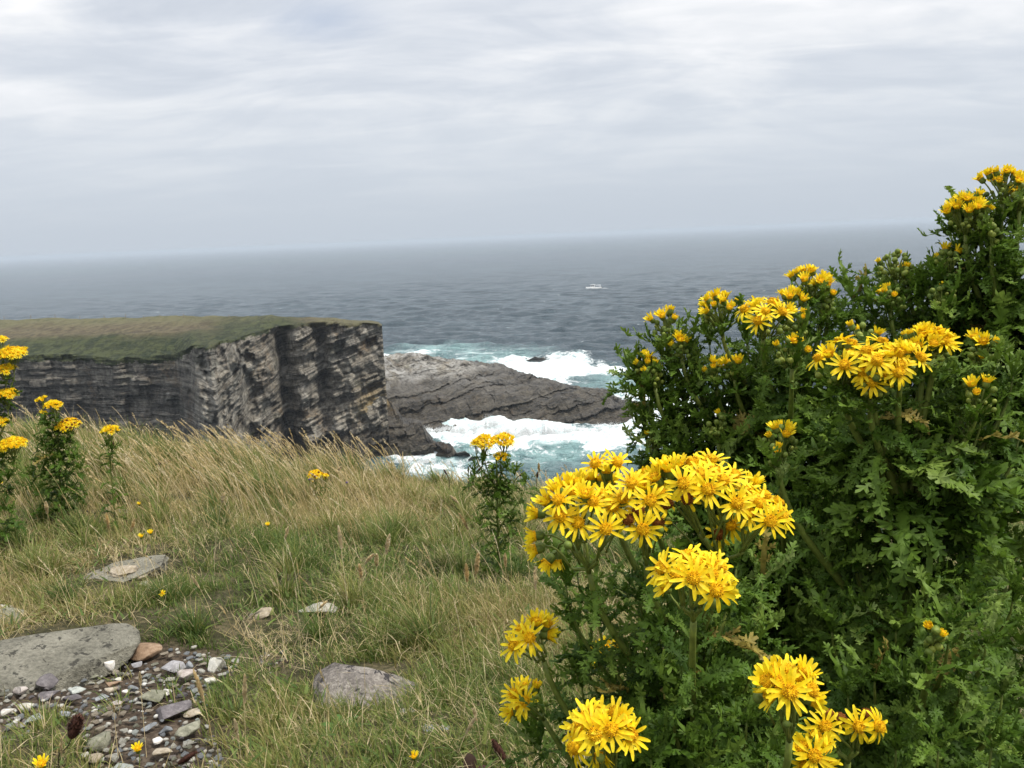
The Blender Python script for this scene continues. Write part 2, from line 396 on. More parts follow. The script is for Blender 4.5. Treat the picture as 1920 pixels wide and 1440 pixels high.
pxs = [-420, -200, 0, 90, 150, 210, 270, 325, 349, 358, 400, 440, 480, 520, 570, 630, 690, 709, 716]
# close the seaward end: fold the last column back behind the tip
tip = np.array(cols[-1]); bk = tip.copy(); d_ = tip[2].copy(); d_[2] = 0; d_ /= np.linalg.norm(d_); back = np.array([d_[0], d_[1], 0])
for f_ in (6, 14, 24):
    c_ = tip.copy()
    for k in range(1, 7): c_[k] = c_[k]+np.array([0, 0, -.17*f_*(1 if k < 5 else 0)])
    for k in range(2, 7): c_[k] = c_[k]+back*f_*.8+np.array([-.25*f_, 0, 0])
    c_[0:2] += back*f_*.8+np.array([-.25*f_, 0, 0]); cols.append(list(c_)); pxs.append(716+f_*2.5)
NC = 560
tt = np.interp(np.linspace(-420, pxs[-1], NC), pxs, np.linspace(0, 1, len(pxs)))
A = np.array(cols, float); s_ = np.linspace(0, 1, len(A))
K = np.stack([[np.interp(tt, s_, A[:, k, j]) for j in range(3)] for k in range(7)]).transpose(0, 2, 1)
G, rowt = loft(K, [6, 4, 26, 26, 90, 90])
nr_, nc_ = G.shape[:2]; V = G.reshape(-1, 3).copy(); rt = np.repeat(rowt, nc_); ct = np.tile(np.linspace(-420, pxs[-1], NC), nr_)
face = np.clip((rt-3.9)/.12, 0, 1)
h = V.copy(); h[:, 2] = 0; h /= np.linalg.norm(h, axis=1)[:, None]
lat = (V[:, 0]*.93+V[:, 1]*.36)
dip = np.interp(ct, [340, 380, 450, 716], [0.0, -.25, .28, .30])
fold = np.exp(-((ct-415)/48)**2)
strat = V[:, 2]-dip*lat+1.2*(fbm(V/np.array([14, 14, 9]), 3, 41)-.5)+fold*7*(fbm(V/np.array([5, 5, 9]), 3, 44)-.5)
# vertical buttresses and clefts
bcoord = np.stack([lat/6.5, V[:, 2]/26, V[:, 1]*0], 1)
butt = (fbm(bcoord, 4, 51, .55, True)-.55)*5.0
butt += (fbm(np.stack([lat/2.4, V[:, 2]/3.2, V[:, 1]*0], 1), 4, 55, .6)-.5)*5.0
cl = np.zeros(len(V))
for cx, wd, dp in ((352, 9, 3.0), (392, 7, -1.4), (455, 10, 1.5), (528, 13, 2.6), (598, 13, 1.7), (655, 14, -1.2), (560, 14, -1.0), (150, 14, 1.4), (236, 8, 1.6), (100, 7, 1.5)):
    cl += -dp*np.exp(-((ct-cx+14*(fbm(np.stack([V[:, 2]/6, ct/200, ct*0], 1), 2, 61)-.5))/wd)**2)
# bedding ledges: stepped profile across the strata
sb = strat/1.35; fr = sb-np.floor(sb); ledge = (hsh(np.floor(sb), sb*0, sb*0, 7)-.5)*1.7
sb2 = strat/.42; ledge2 = (hsh(np.floor(sb2), np.floor(lat/2.5), sb2*0, 8)-.5)*.9
jb = (hsh(np.floor(lat/1.7+.3*np.sin(sb)), np.floor(sb), sb*0, 12)-.5)*2.0
rightness = np.clip((ct-345)/20, 0, 1)
disp = face*((butt+cl*1.4)*(.35+.65*rightness)+(ledge+ledge2)*(.7+.3*rightness)+jb*(.35+.65*rightness))
kt = np.clip((rt-4.0)/.4, 0, 1); disp = face*np.maximum(disp, .25*(1-kt)-9*kt)
cave = np.exp(-(((ct-598)/17)**2+((V[:, 2]-(H-22.5))/2.6)**2))*face*3.2
V -= h*(disp-cave)[:, None]
top = 1-face
V[:, 2] += top*np.clip((705-ct)/90, .08, 1)*((fbm(V/8, 4, 71)-.5)*1.3+(fbm(V/1.1, 3, 72)-.5)*.25)*np.clip((rt-1.2)*1.5, 0, 1)
turf = np.interp(rt, [0, 3.9, 4.02, 4.14], [1, 1, .62, 0])+(1-rightness)*np.interp(rt, [3.95, 4.1, 4.35], [0, .33, 0])-.0
turf = turf+.6*np.clip((ct-540)/60, 0, 1)*(1-face)
crown = np.interp(rt, [1.5, 2, 2.35, 2.6], [1, 1, .8, 0])*np.interp(ct, [400, 480], [1, .35])
crown = np.maximum(crown, np.clip((ct-575)/40, 0, 1)*np.interp(rt, [1.5, 4.1, 4.4], [.8, .8, 0]))
nsx = (fbm(V/9, 3, 95)-.5)*1.2
heath = np.clip(np.interp(rt+nsx*.5, [2.1, 2.4, 2.9, 3.2], [0, 1, 1, 0])*np.interp(ct, [380, 440], [1, 0])+np.interp(ct+nsx*60, [555, 590], [0, 1]), 0, 1)*.8
green_ = np.clip(np.interp(rt+nsx*.4, [3.0, 3.35], [0, 1])*np.interp(ct, [360, 400], [1, .2])+np.interp(ct+nsx*60, [395, 430, 540, 570], [0, .8, .8, 0]), 0, 1)
recess_shade = np.clip((362-ct)/16, 0, 1)*np.clip((rt-4.0)*3, 0, 1)*np.clip(1.15-2.2*np.abs(fbm(np.stack([lat/9, V[:, 2]/1.6, strat*0], 1), 3, 93)-.5)*2.2, .6, 1)  # recess wall darkened in colour to stand in for its shade
ochre_ = np.exp(-((ct-690)/34)**2)*np.exp(-((V[:, 2]-9)/3.0)**2)*(fbm(V/2.2, 3, 98) > .46)
paleh = np.clip(fold*.22*(fbm(V/5, 3, 91) > .45)+.2*np.clip((ct-440)/60, 0, 1)*np.clip((fbm(np.stack([lat/3, V[:, 2]/5, strat/1.2], 1), 4, 92)-.45)*7, 0, 1), 0, 1)  # pale streaks; right part also lightened in colour in place of sunlight
headland = mk("headland", V, grid_faces(nr_, nc_), m_cliff, None, {'strat': strat, 'turf': turf, 'crown': crown, 'pale': paleh, 'heath': heath, 'green': green_, 'ochre': ochre_, 'dark': recess_shade}, False)
tag(headland, 'flat grassy headland ending in a dark layered rock cliff', 'headland', None, 'structure')

# ---------------------------------------------------------------- rock masses from ridge and foot lines
def rock_mass(name, foot, ridge, backf, mat, N=300, rows=(60, 50), disp=(2.0, .6), seed=1, dip=.25, pale=None, mid=None, mid_rows=40, ochre=None):
    """foot/ridge/back: lists of (px, py, z) given on the sight line at that height; lofted into one rock"""
    def line(L):
        pts = np.array([onz(a, b, c) for a, b, c in L]); x = [a for a, b, c in L]; return np.array(x), pts
    lines = [foot]+([mid] if mid else [])+[ridge]+[backf]
    x0 = min(l[0][0] for l in lines); x1 = max(l[-1][0] for l in lines); Ks = []
    for L in lines:
        xs, pt = line(L); t = np.linspace(xs[0], xs[-1], N)
        Ks.append(np.stack([np.interp(t, xs, pt[:, j]) for j in range(3)], 1))
    Kk = np.array(Ks); nrw = [rows[0]]+([mid_rows] if mid else [])+[rows[1]]
    G, rt = loft(Kk, nrw); nr, nc = G.shape[:2]; V = G.reshape(-1, 3).copy(); r = np.repeat(rt, nc); c = np.tile(np.linspace(0, 1, nc), nr)
    # round the section
    kr = len(lines)-2
    lat = V[:, 0]*.93+V[:, 1]*.36
    strat = V[:, 2]-dip*lat+.25*V[:, 1]+1.5*(fbm(V/8, 3, seed)-.5)
    hh = V.copy(); hh[:, 2] = 0; hh /= np.linalg.norm(hh, axis=1)[:, None]
    slope = np.where(r < kr, 1, -.4)
    sb = strat/1.0; led = (hsh(np.floor(sb), sb*0, sb*0, seed+3)-.5)*disp[1]*1.6+(hsh(np.floor(lat/1.6), np.floor(sb), sb*0, seed+4)-.5)*disp[1]
    big = (fbm(V/np.array([6, 6, 6]), 5, seed+9, .55)-.5)*disp[0]*2
    wgt = np.clip(V[:, 2]+1.5, 0, 3)/3
    V -= hh*((big+led)*slope*wgt)[:, None]
    V[:, 2] += wgt*((fbm(V/3.2, 5, seed+12, .6)-.5)*disp[1]*2.4+(fbm(V/7, 3, seed+14, .6, True)-.6)*disp[1]*1.6)
    pl = np.zeros(len(V)) if pale is None else pale(r, c, V)
    z0 = V[:, 0]*0
    return mk(name, V, grid_faces(nr, nc), mat, None, {'strat': strat, 'pale': pl, 'dark': z0, 'turf': z0, 'crown': z0, 'heath': z0, 'green': z0, 'ochre': z0 if ochre is None else ochre(r, c, V)}, False)
prom = rock_mass("rocky_point",
    [(640, 832, -1), (790, 830, -1.4), (860, 824, -1.6), (920, 820, -1.6), (980, 828, -1.6), (1050, 822, -1.6), (1110, 826, -1.6), (1160, 816, -1.6), (1200, 802, -1.5), (1222, 792, -1.5), (1245, 780, -1.3)],
    [(640, 680, 12), (705, 674, 10.5), (745, 668, 9.6), (770, 667, 9.4), (870, 681, 7.6), (935, 687, 6.6), (960, 696, 6.2), (1010, 711, 5.2), (1060, 728, 4.4), (1100, 733, 3.9), (1143, 734, 3.3), (1152, 746, 2.5), (1168, 755, 1.6), (1190, 755, 1.9), (1210, 758, 1.5), (1225, 764, .8), (1245, 772, -.9)],
    [(640, 670, -2), (770, 668, -2), (935, 688, -2), (1060, 726, -2), (1150, 738, -2), (1245, 766, -1.6)], m_prom, 420, (50, 40), (1.8, 1.05), 101, .22,
    lambda r, c, V: np.clip((r-.95+.6*(fbm(V/6, 3, 121)-.5))*3, 0, 1)*np.clip(1.2-c*1.5, 0, 1)*.95*np.clip((fbm(V/np.array([3, 3, .8]), 4, 120)-.38)*8, 0, 1),
    [(640, 760, 5), (790, 745, 4.6), (860, 742, 4.3), (920, 745, 3.9), (980, 750, 3.5), (1060, 755, 3.1), (1110, 758, 2.7), (1160, 768, 1.9), (1200, 770, 1.3), (1225, 772, .5), (1245, 775, -.9)])
tag(prom, 'long low grey rock point washed by white surf', 'rock point', None, 'structure')
led = rock_mass("cliff_ledges",
    [(560, 900, -5), (640, 893, -1.5), (740, 870, -1), (800, 868, -1), (845, 868, -1), (862, 862, -1.2)],
    [(560, 770, 6), (640, 748, 8.2), (690, 738, 8.2), (712, 741, 7.8), (735, 760, 6.6), (747, 780, 5.4), (756, 797, 4.4), (790, 802, 3.8), (800, 818, 3.0), (812, 830, 2.2), (835, 840, 1.6), (850, 845, 1.0), (862, 858, -.5)],
    [(560, 760, -4), (690, 735, -2), (790, 796, -2), (862, 852, -2)], m_prom, 300, (60, 30), (.9, 1.1), 201, .3, None,
    [(560, 830, .8), (640, 820, 4.0), (700, 806, 4.6), (746, 812, 3.4), (800, 838, 1.8), (845, 852, .5), (862, 859, -.8)], 40, lambda r, c, V: np.clip((V[:, 2]-5.2), 0, 1)*np.clip((c-.4)*6, 0, 1)*(fbm(V/1.6, 3, 77) > .45)*.9)
tag(led, 'dark stepped rock ledges at the foot of the cliff', 'rock ledges', None, 'structure')
def sea_rock(label, foot, ridge, seed, group=None):
    bk = [(a, b-1.5, -1.5) for a, b, c in ridge]
    o = rock_mass("sea_rock", foot, ridge, bk, m_searock, 60, (14, 8), (.35, .3), seed)
    tag(o, label, 'rock', group); return o
sea_rock('jagged little black rock in the white surf behind the point', [(984, 680, -.6), (1000, 681, -.8), (1024, 677, -.6)], [(984, 678, 0), (996, 673, 1.2), (1004, 670, 1.8), (1012, 672, 1.3), (1020, 671, 1.4), (1024, 674, 0)], 301, 'small rocks in the surf')
sea_rock('tiny dark rock tip just left of the jagged surf rock', [(980, 674, -.5), (994, 674, -.5)], [(980, 673, -.1), (987, 671, .8), (994, 673, -.1)], 302, 'small rocks in the surf')
sea_rock('low flat reef strip awash right of the jagged rock', [(1080, 690, -.5), (1126, 690, -.5)], [(1080, 689, -.1), (1100, 687.5, .5), (1118, 687, .6), (1126, 689, -.1)], 303, 'small rocks in the surf')
sea_rock('dark wet rock at the end of the cliff ledges near the small ragwort', [(846, 856, -.7), (862, 860, -.8), (884, 860, -.7)], [(846, 853, 0), (858, 848, 1.3), (872, 845, 1.7), (880, 850, 1), (884, 856, 0)], 304, 'small rocks in the surf')
sea_rock('dark wet rock behind the stem of the small ragwort', [(876, 868, -.7), (890, 870, -.8), (908, 868, -.6)], [(876, 863, 0), (884, 857, 1.4), (896, 856, 1.6), (903, 860, .8), (908, 866, 0)], 305, 'small rocks in the surf')
# ---------------------------------------------------------------- spray thrown up along the rocks
rng = np.random.default_rng(11); mb = MB(); sp = []
def burst(px, py, hpx, wpx, cnt, zb=0.2):
    base = onz(px, py+(9 if py > 780 and px > 840 else 0), zb); dist = np.linalg.norm(base-EYE); sc_ = dist/F
    t = rng.random(cnt)**1.6; a = rng.normal(0, 1, cnt)
    jets = rng.normal(0, .5, 9); j = rng.integers(0, 9, cnt); ln = rng.uniform(.35, 1, 9)
    x = (jets[j]+.22*t*a*.5+rng.normal(0, .05, cnt))*wpx*sc_; zz = t*ln[j]*hpx*sc_*1.03
    y = rng.normal(0, .8, cnt)+1.2*t
    for i in range(cnt): sp.append((base[0]+x[i], base[1]+y[i], zb+zz[i], (1.15-t[i])*rng.uniform(.025, .11)))
for b in tuple((q, 804+4*math.sin(q), 8+5*math.sin(q*.7), 16, 420) for q in range(800, 1190, 13))+((925, 798, 34, 26, 4600), (905, 800, 20, 40, 2600), (955, 800, 26, 40, 3200), (990, 804, 24, 30, 1700), (1022, 804, 32, 14, 1500), (1050, 806, 15, 40, 1500), (1100, 806, 13, 50, 1300), (1123, 800, 15, 12, 500),
          (1160, 792, 12, 40, 900), (1205, 778, 12, 30, 600), (850, 806, 12, 50, 2200), (800, 812, 14, 30, 1800), (775, 872, 12, 26, 1600), (745, 872, 8, 40, 1300), (820, 872, 10, 40, 1500), (880, 874, 8, 40, 900), (1010, 674, 5, 60, 500), (1055, 672, 7, 40, 900), (960, 684, 6, 40, 600)): burst(*b)
sp = np.array(sp); tet = np.array([[1, 1, 1], [1, -1, -1], [-1, 1, -1], [-1, -1, 1]])*.6
V = sp[:, None, :3]+tet[None]*sp[:, 3][:, None, None]*rng.uniform(.5, 1.5, (len(sp), 1, 1))*np.array([.8, .8, 1.3])
T = (np.arange(len(sp))*4)[:, None, None]+np.array([[0, 1, 2], [0, 3, 1], [0, 2, 3], [1, 3, 2]])[None]
m_spray, n = newmat("spray"); out(n, n.a('ShaderNodeMixShader', {0: .5, 1: principled(n, (.95, .96, .96), .9), 2: n.a('ShaderNodeBsdfTranslucent', {0: (.9, .92, .92, 1)}).outputs[0]}).outputs[0])
tag(mk("sea_spray", V.reshape(-1, 3), T.reshape(-1, 3), m_spray), 'white spray thrown up where waves hit the rocks', 'sea spray', None, 'stuff')
# ---------------------------------------------------------------- sea haze
m_hz, n = newmat("haze"); v_ = n.a('ShaderNodeVolumePrincipled', {'Color': (.66, .73, .81, 1), 'Density': .00021, 'Anisotropy': 0.0})
n.a('ShaderNodeOutputMaterial', {1: v_.outputs[0]})
mb = MB(); mb.box((0, 12500, 17.0), (30000, 15500, 22.5)); hz_ = mb.build("haze", m_hz); tag(hz_, 'thin sea haze', 'haze', None, 'stuff')
# ================================================================== NEAR GROUND
def pix_poly_world(pts): return [tuple(ground_hit(a, b)[:2]) for a, b in pts]
PATCH = pix_poly_world([(-60, 1290), (60, 1245), (230, 1212), (330, 1200), (435, 1215), (455, 1250), (385, 1300), (400, 1370), (430, 1450), (180, 1460), (150, 1390), (105, 1330), (20, 1395), (-60, 1400)])
PATCH3 = pix_poly_world([(300, 1165), (420, 1140), (560, 1165), (600, 1215), (560, 1270), (470, 1285), (440, 1215)])
PATCH2 = pix_poly_world([(470, 1215), (530, 1205), (560, 1235), (520, 1262), (470, 1250)])
LEDGE = pix_poly_world([(150, 1090), (180, 1050), (260, 1032), (320, 1042), (300, 1085), (260, 1110), (190, 1115)])
SLAB = pix_poly_world([(-60, 1235), (40, 1205), (130, 1180), (230, 1182), (255, 1200), (200, 1225), (90, 1250), (-60, 1290)])
BOULD = pix_poly_world([(600, 1265), (640, 1248), (700, 1240), (765, 1245), (790, 1250), (750, 1290), (690, 1310), (620, 1318), (596, 1300)])
ys = np.concatenate([np.arange(-3, .4, .15), np.arange(.4, 6.2, .03), np.arange(6.2, 12, .15), np.arange(12, 60, 1.0)])
xs = np.concatenate([np.arange(-16, -3.4, .3), np.arange(-3.4, 3.4, .03), np.arange(3.4, 14, .3)])
XX, YY = np.meshgrid(xs, ys); x = XX.ravel(); y = YY.ravel(); zg = zrel(x, y)+H
p3 = np.stack([x, y, x*0], 1)
inp = lambda reg, x, y, soft: np.clip(dworld(x+.06*(vn(np.stack([x*9, y*9, x*0], 1), 1)-.5), y+.06*(vn(np.stack([x*9, y*9, x*0], 1), 2)-.5), reg)/soft+.5, 0, 1)
bare = np.maximum(inp(PATCH, x, y, .08), inp(PATCH2, x, y, .06))
zg += (fbm(p3*6, 3, 3)-.5)*.05*(1-bare)+(fbm(p3*30, 3, 4)-.5)*.02*bare-.015*bare
zg = np.maximum(zg, -6)
m_ground, n = newmat("ground_soil"); p_ = pos(n)
a1 = n.noise(p_, 9, 6, .65); a2 = n.noise(p_, 60, 5, .7)
soil = n.ramp(a2, [(.3, (.028, .020, .014)), (.5, (.075, .056, .04)), (.7, (.16, .125, .09))])
that = n.ramp(n.math('ADD', n.math('MULTIPLY', a1, .5), n.math('MULTIPLY', a2, .5)), [(.38, (.02, .02, .01)), (.5, (.06, .055, .027)), (.62, (.15, .12, .07))])
c_ = n.mix(n.attr('bare'), that, soil)
out(n, principled(n, c_, .95, bump(n, a2, .012, .8), .15))
tag(mk("ground", np.stack([x, y, zg], 1), grid_faces(len(ys), len(xs)), m_ground, None, {'bare': bare}, True), 'turf and bare stony soil on the cliff top', 'ground', None, 'structure')

# ================================================================== STONES
def ico(sub):
    me = bpy.data.meshes.new("t"); import bmesh as bm_
    b = bm_.new(); bm_.ops.create_icosphere(b, subdivisions=sub, radius=1); b.verts.ensure_lookup_table()
    V = np.array([v.co[:] for v in b.verts]); Fa = np.array([[v.index for v in f.verts] for f in b.faces]); b.free(); bpy.data.meshes.remove(me)
    return V, Fa
ICO = {k: ico(k) for k in (1, 2, 3, 4, 5)}
def stone_shape(sub, seed, cuts=9, cutd=(.38, .78), rough=.06, layered=0.0):
    rg = np.random.default_rng(seed); V, Fa = ICO[sub]; V = V.copy()
    V *= (1+.5*(fbm(V*.9+seed, 2, seed)-.5))[:, None]
    for i in range(cuts):
        nrm = rg.normal(size=3); nrm /= np.linalg.norm(nrm); d = rg.uniform(*cutd); e = V@nrm-d
        V -= np.clip(e, 0, None)[:, None]*nrm*.97
    if layered:
        q = V[:, 2]*5+vn(V*2, seed)*1.2; V[:, :2] *= (1+layered*(hsh(np.floor(q), q*0, q*0, seed)-.5))[:, None]
    V *= (1+rough*2*(fbm(V*3.5+seed, 4, seed+5, .6)-.5))[:, None]
    V -= (V.max(0)+V.min(0))/2; V /= (V.max(0)-V.min(0))/2
    return V, Fa
def stone_mat(name, cols, sc1=14, sc2=90, bd=.004, speck=None, rough=.9):
    m, n = newmat(name); o = objco(n)
    r_ = n.a('ShaderNodeObjectInfo').outputs['Random']
    o = n.a('ShaderNodeVectorMath', {0: o, 1: n.a('ShaderNodeCombineXYZ', {0: n.math('MULTIPLY', r_, 40), 1: 0.0, 2: 0.0}).outputs[0]}, operation='ADD').outputs[0]
    a = n.noise(o, sc1, 6, .62, .4); b = n.noise(o, sc2, 5, .7)
    v = n.math('ADD', n.math('ADD', n.math('MULTIPLY', a, .5), n.math('MULTIPLY', b, .5)), n.math('MULTIPLY', n.math('SUBTRACT', r_, .5), .08))
    c = n.ramp(v, [(.36, cols[0]), (.5, cols[1]), (.62, cols[2])])
    if speck: c = n.mix(n.step(n.noise(o, speck[1], 4, .7, .3), speck[2], speck[2]+.05), c, speck[0])
    out(n, principled(n, c, rough, bump(n, n.math('ADD', a, b), bd, .9), .3)); return m
SM = {
 'slab': stone_mat('olive_grey_rock', [(.12, .113, .086), (.27, .255, .20), (.40, .375, .30)], 9, 120, .022, ((.08, .075, .06), 40, .575)),
 'boulder': stone_mat('pinkish_grey_rock', [(.08, .07, .06), (.26, .23, .20), (.50, .45, .39)], 9, 110, .02, ((.06, .055, .055), 30, .57)),
 'white': stone_mat('white_quartz', [(.45, .40, .35), (.72, .68, .62), (.85, .83, .79)], 18, 90, .004, ((.07, .06, .06), 12, .68)),
 'pale': stone_mat('pale_cream_stone', [(.25, .235, .20), (.45, .43, .36), (.62, .60, .53)]),
 'brown': stone_mat('brown_stone', [(.12, .075, .045), (.27, .18, .115), (.40, .30, .21)], 10, 60, .006),
 'purple': stone_mat('purple_grey_stone', [(.075, .066, .07), (.145, .13, .132), (.25, .225, .225)]),
 'lilac': stone_mat('lilac_grey_stone', [(.17, .162, .165), (.31, .30, .305), (.45, .44, .445)]),
 'blue': stone_mat('blue_grey_stone', [(.10, .107, .112), (.20, .21, .218), (.34, .352, .355)]),
 'green': stone_mat('pale_green_stone', [(.19, .205, .185), (.32, .34, .31), (.47, .49, .45)]),
 'olive': stone_mat('olive_stone', [(.10, .10, .07), (.21, .205, .15), (.34, .33, .25)]),
 'tan': stone_mat('tan_stone', [(.18, .145, .10), (.34, .285, .21), (.50, .44, .35)]),
 'pink': stone_mat('pinkish_stone', [(.25, .205, .18), (.41, .36, .325), (.56, .51, .47)]),
}
SHP = {}
def put_stone(px, py, wpx, hpx, mat, label, name='stone', cat='stone', group=None, seed=0, sub=3, flat=.5, rot=None, sink=.3, cuts=9, rough=.06, layered=0., tilt=(0, 0), depthf=.8, cutd=(.45, .85), own=True, lift=0.0):
    g = ground_hit(px, py+hpx*.25); d = (g-EYE)@CF; s_ = d/F
    w_ = wpx*s_/2; rg = np.random.default_rng(seed+7)
    # vertical extent seen = hz*cos(pitch)+depth*sin(pitch)
    hz_h = max(hpx*s_/2*flat, .003); dep = w_*depthf
    key = (sub, seed if own else seed % 12, cuts, rough, layered)
    if key not in SHP:
        V, Fa = stone_shape(sub, key[1], cuts, cutd, rough, layered)
        SHP[key] = (V, Fa)
    V, Fa = SHP[key]
    a = rg.uniform(-.3, .3) if rot is None else rot
    Mx = Matrix.Rotation(a, 3, 'Z') @ Matrix.Rotation(tilt[0], 3, 'X') @ Matrix.Rotation(tilt[1], 3, 'Y')
    if own:
        VV = (V*np.array([w_, dep, hz_h]))@np.array(Mx).T
        o = mk(name, VV, Fa, SM[mat], None, None, sub >= 4)
    else:
        k2 = ('m',)+key
        if k2 not in SHP:
            SHP[k2] = mk(name, V, Fa, SM[mat], None, None, False, None, False).data
        o = bpy.data.objects.new(name, SHP[k2]); sc.collection.objects.link(o)
        o.material_slots[0].link = 'OBJECT'; o.material_slots[0].material = SM[mat]
        o.matrix_world = Mx.to_4x4() @ Matrix.Diagonal((w_, dep, hz_h, 1))
    o.location = (g[0], g[1], g[2]+hz_h*(1-2*sink)+lift)
    return tag(o, label, cat, group)
put_stone(92, 1222, 318, 106, 'slab', 'big flat olive-grey slab lying between turf and pebbles', 'rock_slab', 'rock', seed=3, sub=5, flat=.55, sink=.34, cuts=6, cutd=(.5, .85), rough=.035, depthf=.8, rot=.38, tilt=(.08, .02))
put_stone(690, 1278, 196, 124, 'boulder', 'rounded pinkish-grey boulder half sunk in the grass', 'boulder', 'rock', seed=8, sub=5, flat=.85, sink=.46, cuts=7, rough=.07, depthf=1.0, cutd=(.55, .85), rot=.35, tilt=(.22, 0))
put_stone(598, 1150, 76, 28, 'pale', 'thin cream-white flat stone on the grass above the boulder', seed=21, sub=4, flat=.8, sink=.1, layered=.12, depthf=.45, rot=-.1, lift=.01)
put_stone(487, 1155, 52, 26, 'tan', 'pointed grey-tan stone just left of the cream flat stone', seed=33, sub=4, flat=.7, sink=.15, layered=.1, depthf=.5, rot=.35, lift=.008)
put_stone(12, 1158, 60, 40, 'olive', 'squarish pale rock at the left edge above the slab', 'rock', 'rock', seed=14, sub=4, flat=.8, sink=.3, rot=.2)
put_stone(8, 1142, 34, 20, 'pale', 'small cream stone on top of the rock at the left edge', seed=15, sub=3, flat=.8, sink=.0)
put_stone(235, 1068, 150, 60, 'slab', 'weathered grey bedrock ledge showing through the turf', 'bedrock_ledge', 'rock', seed=41, sub=5, flat=.6, sink=.42, layered=.12, rough=.05, depthf=.7, rot=.3, tilt=(.05, 0))
put_stone(232, 1078, 56, 24, 'tan', 'tan flake of stone lying on the bedrock ledge', seed=42, sub=4, flat=.7, sink=.1, layered=.2, rot=.15, lift=.012)
put_stone(262, 1086, 34, 14, 'tan', 'narrow tan flake below the bedrock ledge', seed=43, sub=3, flat=.7, sink=.1, layered=.2, rot=.1, lift=.01)
put_stone(262, 1097, 40, 14, 'olive', 'lowest flat grey-green flake under the bedrock ledge', seed=44, sub=3, flat=.7, sink=.2, layered=.1)
put_stone(215, 960, 70, 20, 'slab', 'weathered stone patch deep in the grass behind the yellow flowers', 'rock', 'rock', seed=46, sub=4, flat=.6, sink=.4)
put_stone(172, 1138, 34, 12, 'pink', 'small pinkish stone in the dead grass behind the big slab', seed=47, sub=3, flat=.8, sink=.2)
put_stone(820, 1370, 60, 24, 'blue', 'blue-grey stone nearly hidden in grass below the boulder', seed=48, sub=3, flat=.8, sink=.3)
put_stone(765, 1335, 34, 22, 'pale', 'small pale stone tucked under the right side of the boulder', seed=49, sub=3, flat=.8, sink=.3)
